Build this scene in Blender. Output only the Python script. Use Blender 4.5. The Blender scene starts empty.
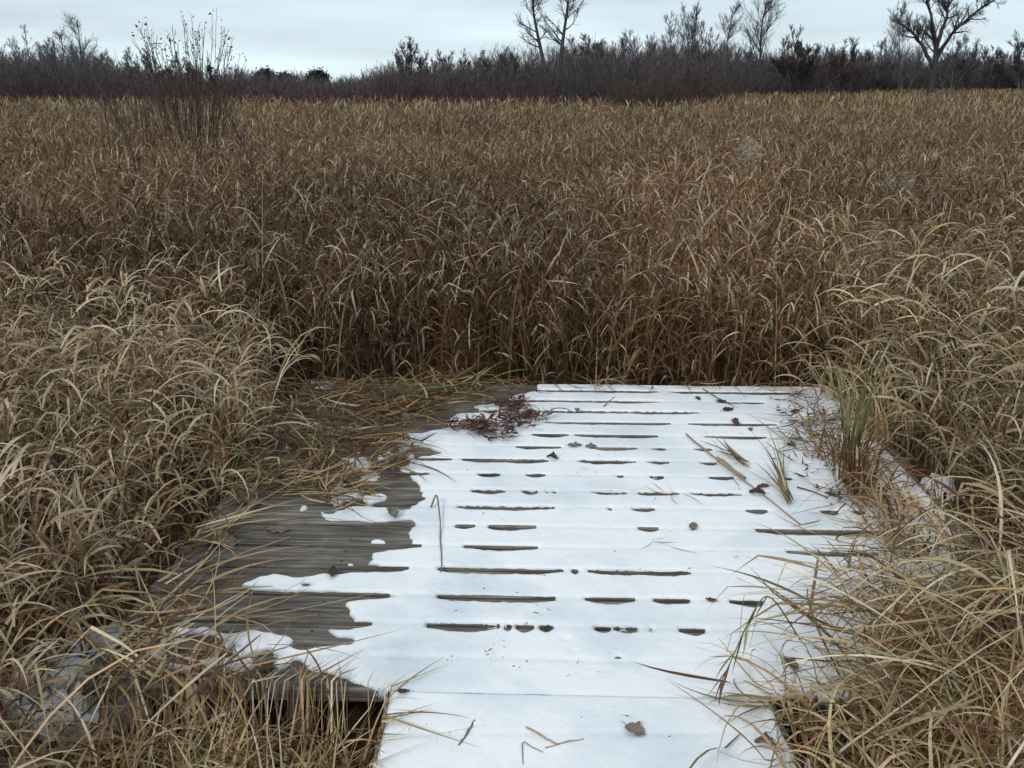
import bpy, math, random
import numpy as np
from mathutils import Vector, Matrix, Euler

R = math.radians
rng = np.random.default_rng(7)
scene = bpy.context.scene
col = scene.collection

# ------------------------------------------------------------------ camera
CAM_H = 1.5
PITCH = R(18.8)
F = 887.0
cam_data = bpy.data.cameras.new('camera')
cam_data.sensor_width = 36.0
cam_data.lens = 36.0 * F / 1024.0
cam_data.clip_start = 0.05
cam_data.clip_end = 6000
cam = bpy.data.objects.new('camera', cam_data)
col.objects.link(cam)
cam.location = (0, 0, CAM_H)
cam.rotation_euler = (R(90) - PITCH, 0, 0)
scene.camera = cam

# ------------------------------------------------------------------ view
scene.view_settings.view_transform = 'Standard'
scene.view_settings.look = 'None'
scene.view_settings.gamma = 1.0
scene.view_settings.exposure = 0.10
scene.view_settings.use_curve_mapping = False
scene.render.engine = 'CYCLES'
scene.cycles.max_bounces = 6
scene.cycles.diffuse_bounces = 3
scene.cycles.glossy_bounces = 2
scene.cycles.transmission_bounces = 3
scene.cycles.use_adaptive_sampling = True
scene.cycles.adaptive_threshold = 0.02

# ------------------------------------------------------------------ sky
SUN_EL, SUN_ROT = R(38), R(215)
world = bpy.data.worlds.new('World')
scene.world = world
world.use_nodes = True
nt = world.node_tree
for n in list(nt.nodes):
    nt.nodes.remove(n)
def N(t, **kw):
    n = nt.nodes.new(t)
    for k, v in kw.items():
        setattr(n, k, v)
    return n
out = N('ShaderNodeOutputWorld')
bg = N('ShaderNodeBackground'); bg.inputs['Strength'].default_value = 0.1
sky = N('ShaderNodeTexSky', sky_type='NISHITA')
sky.sun_disc = False
sky.sun_elevation = SUN_EL
sky.sun_rotation = SUN_ROT
sky.air_density = 1.0; sky.dust_density = 2.0; sky.ozone_density = 1.2
tc = N('ShaderNodeTexCoord')
sep = N('ShaderNodeSeparateXYZ')
nt.links.new(tc.outputs['Generated'], sep.inputs[0])
# overcast layer: brightness rises towards the zenith
rmp = N('ShaderNodeValToRGB')
el = rmp.color_ramp.elements
el[0].position = 0.0; el[0].color = (0.83, 0.97, 1.02, 1)
el[1].position = 1.0; el[1].color = (0.70, 0.75, 0.80, 1)
for p_, c_ in ((0.02, (0.76, 0.905, 0.97, 1)), (0.055, (0.67, 0.80, 0.885, 1)), (0.10, (0.60, 0.715, 0.80, 1)), (0.35, (0.575, 0.66, 0.73, 1))):
    e = el.new(p_); e.color = c_
nt.links.new(sep.outputs['Z'], rmp.inputs['Fac'])
mp = N('ShaderNodeMapping'); mp.inputs['Scale'].default_value = (1.0, 1.0, 9.0)
nt.links.new(tc.outputs['Generated'], mp.inputs[0])
nz = N('ShaderNodeTexNoise'); nz.inputs['Scale'].default_value = 3.2; nz.inputs['Detail'].default_value = 6; nz.inputs['Roughness'].default_value = 0.5
nt.links.new(mp.outputs[0], nz.inputs['Vector'])
cr = N('ShaderNodeMapRange'); cr.inputs['From Min'].default_value = 0.3; cr.inputs['From Max'].default_value = 0.7
cr.inputs['To Min'].default_value = 0.87; cr.inputs['To Max'].default_value = 1.17
nt.links.new(nz.outputs['Fac'], cr.inputs['Value'])
mul = N('ShaderNodeVectorMath', operation='SCALE')
nt.links.new(rmp.outputs['Color'], mul.inputs[0]); nt.links.new(cr.outputs[0], mul.inputs['Scale'])
gain = N('ShaderNodeVectorMath', operation='SCALE'); gain.inputs['Scale'].default_value = 10.0
nt.links.new(mul.outputs[0], gain.inputs[0])
mix = N('ShaderNodeMix', data_type='RGBA'); mix.inputs['Factor'].default_value = 0.9
nt.links.new(sky.outputs['Color'], mix.inputs[6]); nt.links.new(gain.outputs[0], mix.inputs[7])
nt.links.new(mix.outputs[2], bg.inputs['Color'])
nt.links.new(bg.outputs[0], out.inputs[0])

# ------------------------------------------------------------------ sun (veiled by cloud)
sd = bpy.data.lights.new('sun', 'SUN'); sd.energy = 1.3; sd.angle = R(12); sd.color = (1.0, 0.97, 0.92)
sun = bpy.data.objects.new('sun', sd); col.objects.link(sun)
# sun_rotation is measured clockwise from +Y
sdir = Vector((math.sin(SUN_ROT) * math.cos(SUN_EL), math.cos(SUN_ROT) * math.cos(SUN_EL), math.sin(SUN_EL)))
sun.rotation_euler = sdir.to_track_quat('Z', 'Y').to_euler()
sun.location = (0, -5, 12)

# ------------------------------------------------------------------ projection helpers
def ray(px, py):
    x = (px - 512) / F; y = -(py - 384) / F
    return np.array([x, math.cos(PITCH) + y * math.sin(PITCH), -math.sin(PITCH) + y * math.cos(PITCH)])
def G(px, py, z=0.0):
    """point on the level plane z seen at a pixel"""
    d = ray(px, py); t = (z - CAM_H) / d[2]
    return np.array([d[0] * t, d[1] * t, z])
def P(px, py, D):
    """point at distance D along +Y seen at a pixel"""
    d = ray(px, py); t = D / d[1]
    return np.array([d[0] * t, D, CAM_H + d[2] * t])

# ------------------------------------------------------------------ object helpers
GROUND_Z = -0.20
def tag(o, label=None, cat=None, group=None, kind=None):
    if label: o['label'] = label
    if cat: o['category'] = cat
    if group: o['group'] = group
    if kind: o['kind'] = kind
    return o
def empty(name, loc=(0, 0, 0), rz=0.0):
    o = bpy.data.objects.new(name, None); col.objects.link(o)
    o.location = loc; o.rotation_euler = (0, 0, rz); o.empty_display_size = 0.1
    return o
def mesh_np(name, V, Fq, mat, parent=None, colr=None, smooth=True, loc=None):
    """V (n,3); Fq list of int arrays (m,k)"""
    V = np.asarray(V, dtype=np.float32)
    me = bpy.data.meshes.new(name)
    me.vertices.add(len(V)); me.vertices.foreach_set('co', V.ravel())
    loops = np.concatenate([f.ravel() for f in Fq]).astype(np.int32)
    tot = np.concatenate([np.full(len(f), f.shape[1], dtype=np.int32) for f in Fq])
    st = np.concatenate([[0], np.cumsum(tot)[:-1]]).astype(np.int32)
    me.loops.add(len(loops)); me.loops.foreach_set('vertex_index', loops)
    me.polygons.add(len(tot)); me.polygons.foreach_set('loop_start', st)
    me.polygons.foreach_set('loop_total', tot)
    me.polygons.foreach_set('use_smooth', np.full(len(tot), smooth, dtype=bool))
    me.update(calc_edges=True)
    if colr is not None:
        a = me.color_attributes.new('col', 'FLOAT_COLOR', 'POINT')
        c4 = np.ones((len(V), 4), dtype=np.float32); c4[:, :3] = colr
        a.data.foreach_set('color', c4.ravel())
    me.materials.append(mat)
    o = bpy.data.objects.new(name, me); col.objects.link(o)
    if parent is not None: o.parent = parent
    if loc is not None: o.location = loc
    return o

# ------------------------------------------------------------------ numpy noise
def vnoise(x, y, seed=0):
    xi = np.floor(x).astype(np.int64); yi = np.floor(y).astype(np.int64)
    fx = x - xi; fy = y - yi
    fx = fx * fx * (3 - 2 * fx); fy = fy * fy * (3 - 2 * fy)
    def h(a, b):
        n = (a * 374761393 + b * 668265263 + seed * 974634777) & 0x7fffffff
        n = ((n ^ (n >> 13)) * 1274126177) & 0x7fffffff
        return ((n ^ (n >> 16)) & 0xffff) / 65535.0
    return (h(xi, yi) * (1 - fx) + h(xi + 1, yi) * fx) * (1 - fy) + (h(xi, yi + 1) * (1 - fx) + h(xi + 1, yi + 1) * fx) * fy
def fbm(x, y, seed=0, o=4):
    s = 0; a = 0.5; t = 0
    for k in range(o):
        s = s + a * vnoise(x * 2 ** k, y * 2 ** k, seed + k); t += a; a *= 0.5
    return s / t

# ------------------------------------------------------------------ materials
def mat_new(name):
    m = bpy.data.materials.new(name); m.use_nodes = True
    return m, m.node_tree, m.node_tree.nodes['Principled BSDF']
def plant_mat(name, rough=0.6, trans=0.25, spec=0.25, scale=40):
    m, t, b = mat_new(name)
    at = t.nodes.new('ShaderNodeAttribute'); at.attribute_name = 'col'
    no = t.nodes.new('ShaderNodeTexNoise'); no.inputs['Scale'].default_value = scale
    g = t.nodes.new('ShaderNodeNewGeometry')
    t.links.new(g.outputs['Position'], no.inputs['Vector'])
    mr = t.nodes.new('ShaderNodeMapRange'); mr.inputs['To Min'].default_value = 0.72; mr.inputs['To Max'].default_value = 1.28
    t.links.new(no.outputs['Fac'], mr.inputs['Value'])
    vm = t.nodes.new('ShaderNodeVectorMath'); vm.operation = 'SCALE'
    t.links.new(at.outputs['Color'], vm.inputs[0]); t.links.new(mr.outputs[0], vm.inputs['Scale'])
    t.links.new(vm.outputs[0], b.inputs['Base Color'])
    b.inputs['Roughness'].default_value = rough
    b.inputs['Specular IOR Level'].default_value = spec
    if trans > 0:
        tr = t.nodes.new('ShaderNodeBsdfTranslucent'); mx = t.nodes.new('ShaderNodeMixShader')
        mx.inputs[0].default_value = trans
        t.links.new(vm.outputs[0], tr.inputs['Color'])
        t.links.new(b.outputs[0], mx.inputs[1]); t.links.new(tr.outputs[0], mx.inputs[2])
        t.links.new(mx.outputs[0], t.nodes['Material Output'].inputs['Surface'])
    return m
M_GRASS = plant_mat('dry_grass', 0.55, 0.12, 0.3)
M_LEAF = plant_mat('dead_leaf', 0.6, 0.1, 0.3, 120)
M_BARK = plant_mat('bark', 0.85, 0.0, 0.15, 3)

def simple_noise_mat(name, stops, scale=3.0, rough=0.9, bump=0.3, stretch=(1, 1, 1), detail=8, coord='Object', spec=0.2, dist=0.01):
    m, t, b = mat_new(name)
    tcn = t.nodes.new('ShaderNodeTexCoord'); mpn = t.nodes.new('ShaderNodeMapping'); mpn.inputs['Scale'].default_value = stretch
    no = t.nodes.new('ShaderNodeTexNoise'); no.inputs['Scale'].default_value = scale; no.inputs['Detail'].default_value = detail; no.inputs['Roughness'].default_value = 0.65
    rp = t.nodes.new('ShaderNodeValToRGB')
    e = rp.color_ramp.elements
    e[0].position, e[0].color = stops[0][0], (*stops[0][1], 1)
    e[1].position, e[1].color = stops[-1][0], (*stops[-1][1], 1)
    for p_, c_ in stops[1:-1]:
        q = e.new(p_); q.color = (*c_, 1)
    bp = t.nodes.new('ShaderNodeBump'); bp.inputs['Strength'].default_value = bump; bp.inputs['Distance'].default_value = dist
    t.links.new(tcn.outputs[coord], mpn.inputs[0]); t.links.new(mpn.outputs[0], no.inputs['Vector'])
    t.links.new(no.outputs['Fac'], rp.inputs['Fac']); t.links.new(rp.outputs['Color'], b.inputs['Base Color'])
    t.links.new(no.outputs['Fac'], bp.inputs['Height']); t.links.new(bp.outputs[0], b.inputs['Normal'])
    b.inputs['Roughness'].default_value = rough; b.inputs['Specular IOR Level'].default_value = spec
    return m
M_SOIL = simple_noise_mat('marsh_soil', [(0.3, (0.03, 0.022, 0.015)), (0.5, (0.07, 0.05, 0.032)), (0.7, (0.15, 0.11, 0.07))], 6.0, 0.95, 0.8, dist=0.03)

def wood_mat():
    m, t, b = mat_new('weathered_wood')
    tcn = t.nodes.new('ShaderNodeTexCoord')
    oi = t.nodes.new('ShaderNodeObjectInfo')
    off = t.nodes.new('ShaderNodeVectorMath'); off.operation = 'SCALE'; off.inputs['Scale'].default_value = 37.0
    cx = t.nodes.new('ShaderNodeCombineXYZ')
    t.links.new(oi.outputs['Random'], cx.inputs[0]); t.links.new(oi.outputs['Random'], cx.inputs[1]); t.links.new(oi.outputs['Random'], cx.inputs[2])
    t.links.new(cx.outputs[0], off.inputs[0])
    add = t.nodes.new('ShaderNodeVectorMath'); add.operation = 'ADD'
    t.links.new(tcn.outputs['Object'], add.inputs[0]); t.links.new(off.outputs[0], add.inputs[1])
    mpn = t.nodes.new('ShaderNodeMapping'); mpn.inputs['Scale'].default_value = (4.5, 85.0, 85.0)
    t.links.new(add.outputs[0], mpn.inputs[0])
    gr = t.nodes.new('ShaderNodeTexNoise'); gr.inputs['Scale'].default_value = 1.0; gr.inputs['Detail'].default_value = 7; gr.inputs['Roughness'].default_value = 0.7; gr.inputs['Distortion'].default_value = 0.6
    t.links.new(mpn.outputs[0], gr.inputs['Vector'])
    bl = t.nodes.new('ShaderNodeTexNoise'); bl.inputs['Scale'].default_value = 4.0; bl.inputs['Detail'].default_value = 5
    t.links.new(add.outputs[0], bl.inputs['Vector'])
    rp = t.nodes.new('ShaderNodeValToRGB'); e = rp.color_ramp.elements
    e[0].position, e[0].color = 0.28, (0.06, 0.052, 0.042, 1)
    e[1].position, e[1].color = 0.75, (0.44, 0.41, 0.36, 1)
    q = e.new(0.45); q.color = (0.115, 0.103, 0.086, 1)
    q = e.new(0.58); q.color = (0.225, 0.208, 0.18, 1)
    t.links.new(gr.outputs['Fac'], rp.inputs['Fac'])
    mr = t.nodes.new('ShaderNodeMapRange'); mr.inputs['From Min'].default_value = 0.3; mr.inputs['From Max'].default_value = 0.7
    mr.inputs['To Min'].default_value = 0.5; mr.inputs['To Max'].default_value = 1.15
    t.links.new(bl.outputs['Fac'], mr.inputs['Value'])
    mr2 = t.nodes.new('ShaderNodeMapRange'); mr2.inputs['To Min'].default_value = 0.8; mr2.inputs['To Max'].default_value = 1.15
    t.links.new(oi.outputs['Random'], mr2.inputs['Value'])
    mm = t.nodes.new('ShaderNodeMath'); mm.operation = 'MULTIPLY'
    t.links.new(mr.outputs[0], mm.inputs[0]); t.links.new(mr2.outputs[0], mm.inputs[1])
    vm = t.nodes.new('ShaderNodeVectorMath'); vm.operation = 'SCALE'
    t.links.new(rp.outputs['Color'], vm.inputs[0]); t.links.new(mm.outputs[0], vm.inputs['Scale'])
    t.links.new(vm.outputs[0], b.inputs['Base Color'])
    bp = t.nodes.new('ShaderNodeBump'); bp.inputs['Strength'].default_value = 0.6; bp.inputs['Distance'].default_value = 0.003
    t.links.new(gr.outputs['Fac'], bp.inputs['Height']); t.links.new(bp.outputs[0], b.inputs['Normal'])
    b.inputs['Roughness'].default_value = 0.75; b.inputs['Specular IOR Level'].default_value = 0.3
    return m
M_WOOD = wood_mat()

M_NAIL = simple_noise_mat('rusty_nail', [(0.3, (0.03, 0.022, 0.018)), (0.7, (0.08, 0.05, 0.035))], 200.0, 0.6, 0.2)
def snow_mat():
    m, t, b = mat_new('snow')
    tcn = t.nodes.new('ShaderNodeTexCoord')
    n1 = t.nodes.new('ShaderNodeTexNoise'); n1.inputs['Scale'].default_value = 9; n1.inputs['Detail'].default_value = 4
    n2 = t.nodes.new('ShaderNodeTexNoise'); n2.inputs['Scale'].default_value = 260; n2.inputs['Detail'].default_value = 3
    n3 = t.nodes.new('ShaderNodeTexNoise'); n3.inputs['Scale'].default_value = 2.2; n3.inputs['Detail'].default_value = 5
    for n in (n1, n2, n3): t.links.new(tcn.outputs['Object'], n.inputs['Vector'])
    b1 = t.nodes.new('ShaderNodeBump'); b1.inputs['Strength'].default_value = 0.6; b1.inputs['Distance'].default_value = 0.012
    b2 = t.nodes.new('ShaderNodeBump'); b2.inputs['Strength'].default_value = 0.6; b2.inputs['Distance'].default_value = 0.0012
    t.links.new(n1.outputs['Fac'], b1.inputs['Height']); t.links.new(n2.outputs['Fac'], b2.inputs['Height'])
    t.links.new(b2.outputs[0], b.inputs['Normal'])
    rp = t.nodes.new('ShaderNodeValToRGB'); e = rp.color_ramp.elements   # slushy, thinner patches are greyer
    e[0].position, e[0].color = 0.30, (0.60, 0.68, 0.73, 1)
    e[1].position, e[1].color = 0.52, (0.83, 0.865, 0.885, 1)
    t.links.new(n3.outputs['Fac'], rp.inputs['Fac'])
    at = t.nodes.new('ShaderNodeAttribute'); at.attribute_name = 'col'      # how thick the snow lies: thin margins are wet slush
    n4 = t.nodes.new('ShaderNodeTexNoise'); n4.inputs['Scale'].default_value = 45; n4.inputs['Detail'].default_value = 5
    t.links.new(tcn.outputs['Object'], n4.inputs['Vector'])
    ad = t.nodes.new('ShaderNodeMath'); ad.operation = 'MULTIPLY_ADD'; ad.inputs[1].default_value = 1.0; ad.use_clamp = True
    sb = t.nodes.new('ShaderNodeMath'); sb.operation = 'SUBTRACT'; sb.inputs[1].default_value = 0.35
    t.links.new(n4.outputs['Fac'], sb.inputs[0]); t.links.new(at.outputs['Fac'], ad.inputs[0]); t.links.new(sb.outputs[0], ad.inputs[2])
    mx = t.nodes.new('ShaderNodeMix'); mx.data_type = 'RGBA'
    mx.inputs[6].default_value = (0.42, 0.46, 0.48, 1); t.links.new(rp.outputs['Color'], mx.inputs[7]); t.links.new(ad.outputs[0], mx.inputs[0])
    t.links.new(mx.outputs[2], b.inputs['Base Color'])
    b3 = t.nodes.new('ShaderNodeBump'); b3.inputs['Strength'].default_value = 0.5; b3.inputs['Distance'].default_value = 0.004
    t.links.new(n4.outputs['Fac'], b3.inputs['Height']); t.links.new(b1.outputs[0], b3.inputs['Normal']); t.links.new(b3.outputs[0], b2.inputs['Normal'])
    b.inputs['Roughness'].default_value = 0.7; b.inputs['Specular IOR Level'].default_value = 0.25
    return m
M_SNOW = snow_mat()

# ------------------------------------------------------------------ ground
def build_ground():
    # one sheet: fine near the deck, coarse out to the horizon
    ax = np.concatenate([-np.geomspace(2500, 12, 14), np.linspace(-10, 10, 81), np.geomspace(12, 2500, 14)])
    ay = np.concatenate([-np.geomspace(600, 6, 8), np.linspace(-4, 16, 81), np.geomspace(18, 4000, 16)])
    X, Y = np.meshgrid(ax, ay)
    Z = GROUND_Z + (fbm(X * 1.5, Y * 1.5, 3) - 0.5) * 0.10
    far = np.hypot(X, Y) > 25
    Z[far] = GROUND_Z
    nx, ny = len(ax), len(ay)
    idx = np.arange(nx * ny).reshape(ny, nx)
    q = np.stack([idx[:-1, :-1], idx[:-1, 1:], idx[1:, 1:], idx[1:, :-1]], -1).reshape(-1, 4)
    o = mesh_np('ground', np.stack([X, Y, Z], -1).reshape(-1, 3), [q], M_SOIL)
    tag(o, kind='structure')
build_ground()

# ------------------------------------------------------------------ deck
DA = -R(1.9)               # the deck is laid slightly askew to the walk
PIV = np.array([0.0, 3.0])
ca, sa = math.cos(DA), math.sin(DA)
def to_local(x, y):
    dx, dy = x - PIV[0], y - PIV[1]
    return dx * ca + dy * sa, -dx * sa + dy * ca
def to_world(u, v):
    return PIV[0] + u * ca - v * sa, PIV[1] + u * sa + v * ca
gap_px = [391, 401, 411.5, 423, 436, 448, 461, 475.6, 492, 507.5, 527.5, 548, 570, 599, 628, 662, 697.5]
gy = np.array([to_local(*G(560, p)[:2])[1] for p in gap_px])
fit = np.polyval(np.polyfit(np.arange(17), gy, 1), np.arange(17))
gy = 0.65 * gy + 0.35 * fit
V_FAR = gy[0] + 0.105
V_NEAR = gy[16]
U_L, U_R = -1.10, 1.62
WALK_L, WALK_R = -0.325, 0.67

def plank(name, u0, u1, v0, v1, z1, th, parent, seed, ends=True):
    r = random.Random(seed)
    nu = 30
    us = np.linspace(u0, u1, nu)
    warp = np.array([math.sin(u * 1.3 + seed) * 0.002 for u in us])
    e = 0.006
    cx = [(v0, z1 - th), (v0, z1 - e), (v0 + e, z1), (v1 - e, z1), (v1, z1 - e), (v1, z1 - th)]
    V = []
    cup = r.uniform(-0.001, 0.0015)
    for i, u in enumerate(us):
        for j, (v, z) in enumerate(cx):
            V.append((u, v + warp[i] + r.uniform(-0.0008, 0.0008), z + (cup if j in (2, 3) else 0) + math.sin(u * 0.9 + seed * 2) * 0.0015))
    V = np.array(V); k = 6
    q = []
    for i in range(nu - 1):
        for j in range(k):
            a = i * k + j; b = i * k + (j + 1) % k
            q.append((a, b, b + k, a + k))
    caps = [tuple(range(k - 1, -1, -1)), tuple((nu - 1) * k + j for j in range(k))]
    o = mesh_np(name, V, [np.array(q)[:, ::-1], np.array(caps)[:, ::-1]], M_WOOD, parent, smooth=False)
    return o

deck = empty('deck_platform', (0, 3, 0), DA)
tag(deck, 'wide grey weathered wooden platform partly under snow at the end of the walk', 'platform')
edges = [V_FAR] + list(gy)
for i in range(17):
    v1, v0 = edges[i] - 0.008, edges[i + 1] + 0.008
    jl = random.Random(i).uniform(-0.02, 0.02)
    bd = plank('board', U_L + jl, U_R + jl, v0, v1, 0.0, 0.038, deck, i)
    for x in (-1.07, -0.55):
        for q_ in (0.25, 0.75):
            an = np.linspace(0, 2 * np.pi, 9)[:-1]; nv = v0 + (v1 - v0) * q_; rr_ = 0.0045
            Vn = np.concatenate([np.stack([x + np.cos(an) * rr_, nv + np.sin(an) * rr_, np.full(8, -0.002)], -1), np.stack([x + np.cos(an) * rr_ * 0.8, nv + np.sin(an) * rr_ * 0.8, np.full(8, 0.0022)], -1)])
            kk = np.arange(8)
            mesh_np('nail', Vn, [np.stack([kk, (kk + 1) % 8, (kk + 1) % 8 + 8, kk + 8], -1), np.array([[8, 9, 10, 11, 12, 13, 14, 15]])], M_NAIL, bd)
def box_mesh(name, x0, x1, y0, y1, z0, z1, mat, parent):
    V = np.array([(x, y, z) for z in (z0, z1) for y in (y0, y1) for x in (x0, x1)])
    f = np.array([(0, 2, 3, 1), (4, 5, 7, 6), (0, 1, 5, 4), (2, 6, 7, 3), (0, 4, 6, 2), (1, 3, 7, 5)])
    return mesh_np(name, V, [f], mat, parent, smooth=False)
for x in (-1.07, -0.55, 0.05, 0.75, 1.5):
    box_mesh('joist', x - 0.02, x + 0.02, V_NEAR + 0.05, V_FAR - 0.01, -0.18, -0.0395, M_WOOD, deck)

walk = empty('boardwalk', (0, 3, 0), 0)
tag(walk, 'narrow snow-covered plank walk leading onto the platform, bottom of the picture', 'boardwalk')
wv = to_world(0, V_NEAR)[1] - 3 - 0.004
k = 0
while wv > -4.2:
    plank('board', WALK_L, WALK_R, wv - 0.14, wv - 0.006, -0.002, 0.038, walk, 40 + k)
    wv -= 0.15; k += 1
for x in (WALK_L + 0.06, WALK_R - 0.08):
    box_mesh('joist', x - 0.02, x + 0.02, -4.2, to_world(0, V_NEAR)[1] - 3.05, -0.18, -0.042, M_WOOD, walk)

# ------------------------------------------------------------------ snow on the deck
def inpoly(X, Y, poly):
    c = np.zeros(X.shape, bool); n = len(poly)
    for i in range(n):
        x0, y0 = poly[i]; x1, y1 = poly[(i + 1) % n]
        if y0 == y1: continue
        m = ((Y > min(y0, y1)) & (Y <= max(y0, y1)))
        xi = x0 + (Y - y0) * (x1 - x0) / (y1 - y0)
        c ^= m & (X < xi)
    return c
def blur(A, ru, rv):
    for _ in range(2):
        for ax, r in ((1, ru), (0, rv)):
            if r < 1: continue
            p = np.pad(A, [(r + 1, r) if a == ax else (0, 0) for a in (0, 1)], mode='edge')
            cs = np.cumsum(p, axis=ax)
            n = A.shape[ax]
            if ax == 1: A = (cs[:, 2 * r + 1:2 * r + 1 + n] - cs[:, 0:n]) / (2 * r + 1)
            else: A = (cs[2 * r + 1:2 * r + 1 + n, :] - cs[0:n, :]) / (2 * r + 1)
    return A
SNOW_PX = [
    [(536, 383), (640, 381), (760, 382), (840, 383), (872, 400), (905, 440), (935, 490), (955, 540), (975, 600), (1010, 690), (1020, 700), (780, 700), (600, 700), (391, 698),
     (378, 693), (352, 684), (330, 676), (312, 672), (300, 660), (286, 668), (262, 680), (236, 672), (214, 668), (196, 676), (172, 672), (150, 655), (172, 629), (285, 628), (345, 629), (369, 627), (352, 622), (346, 602), (386, 600), (400, 599), (387, 597), (340, 593),
     (300, 592), (272, 592), (250, 590), (239, 586), (252, 579), (275, 575), (300, 578), (319, 574), (352, 573), (408, 572), (392, 567), (370, 564), (372, 555), (390, 550), (408, 548), (412, 543), (407, 533), (418, 526), (410, 519),
     (390, 523), (350, 522), (322, 520), (317, 513), (340, 510), (362, 506), (384, 508), (403, 510), (422, 498), (414, 483), (399, 470), (410, 461), (440, 455), (425, 448), (392, 440), (389, 434), (420, 434), (450, 428), (446, 422), (452, 415), (478, 413), (472, 406), (500, 403), (508, 398), (536, 391)],
    [(332, 486), (345, 484), (352, 488), (344, 493), (332, 491)], [(352, 476), (372, 470), (384, 476), (378, 482), (362, 484)],
    [(348, 458), (362, 455), (372, 466), (366, 474), (354, 470)], [(328, 500), (352, 492), (360, 496), (340, 506)], [(358, 498), (384, 494), (392, 500), (372, 506)],
    [(366, 543), (376, 540), (388, 543), (378, 547)], [(344, 567), (352, 563), (362, 567), (352, 570)], [(288, 474), (298, 470), (300, 480), (290, 484)],
    [(260, 452), (270, 448), (274, 454), (262, 456)], [(300, 382), (318, 378), (336, 382), (330, 390), (304, 391)], [(280, 405), (290, 402), (292, 408), (282, 409)],
    [(300, 425), (318, 422), (322, 427), (304, 428)], [(330, 432), (344, 430), (346, 435), (332, 436)], [(376, 456), (392, 452), (396, 458), (380, 462)], [(128, 588), (150, 573), (156, 580), (136, 594)],
    [(296, 508), (304, 506), (308, 511), (298, 513)], [(398, 446), (412, 444), (414, 450), (400, 452)],
]
HOLES_PX = [[(302, 583), (309, 583), (309, 587), (302, 587)], [(200, 640), (216, 637), (222, 643), (208, 650)], [(245, 655), (268, 650), (276, 662), (255, 668)], [(176, 650), (190, 652), (186, 662), (174, 660)]]
SLITS = [(0, 536, 658), (0, 670, 800), (1, 504, 660), (1, 716, 763), (2, 530, 700), (2, 474, 500), (3, 545, 670), (3, 688, 776), (4, 533, 569), (4, 575, 658), (4, 704, 766),
         (5, 516, 561), (5, 590, 638), (5, 652, 667), (5, 694, 712), (6, 414, 452), (6, 461, 549), (6, 578, 635), (6, 647, 669), (6, 700, 716), (7, 399, 428), (7, 478, 500), (7, 527, 545), (7, 616, 624), (7, 649, 663), (7, 708, 733), (7, 780, 791),
         (8, 472, 505), (8, 522, 538), (8, 546, 549), (8, 552, 556), (8, 592, 627), (8, 638, 680), (8, 690, 741), (9, 457, 555), (9, 608, 612), (9, 632, 655), (9, 745, 765), (9, 819, 835), (9, 848, 862),
         (10, 455, 474), (10, 488, 536), (10, 639, 657), (10, 755, 897), (11, 360, 421), (11, 464, 538), (11, 785, 875), (12, 330, 408), (12, 439, 564), (12, 572, 578), (12, 588, 690),
         (13, 330, 388), (13, 436, 556), (13, 585, 635), (13, 653, 690), (13, 729, 763), (14, 330, 371), (14, 426, 500), (14, 504, 512), (14, 516, 534), (14, 539, 553), (14, 594, 612), (14, 614, 639), (14, 649, 652), (14, 678, 705)]
SNOW_T = 0.0065
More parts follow.
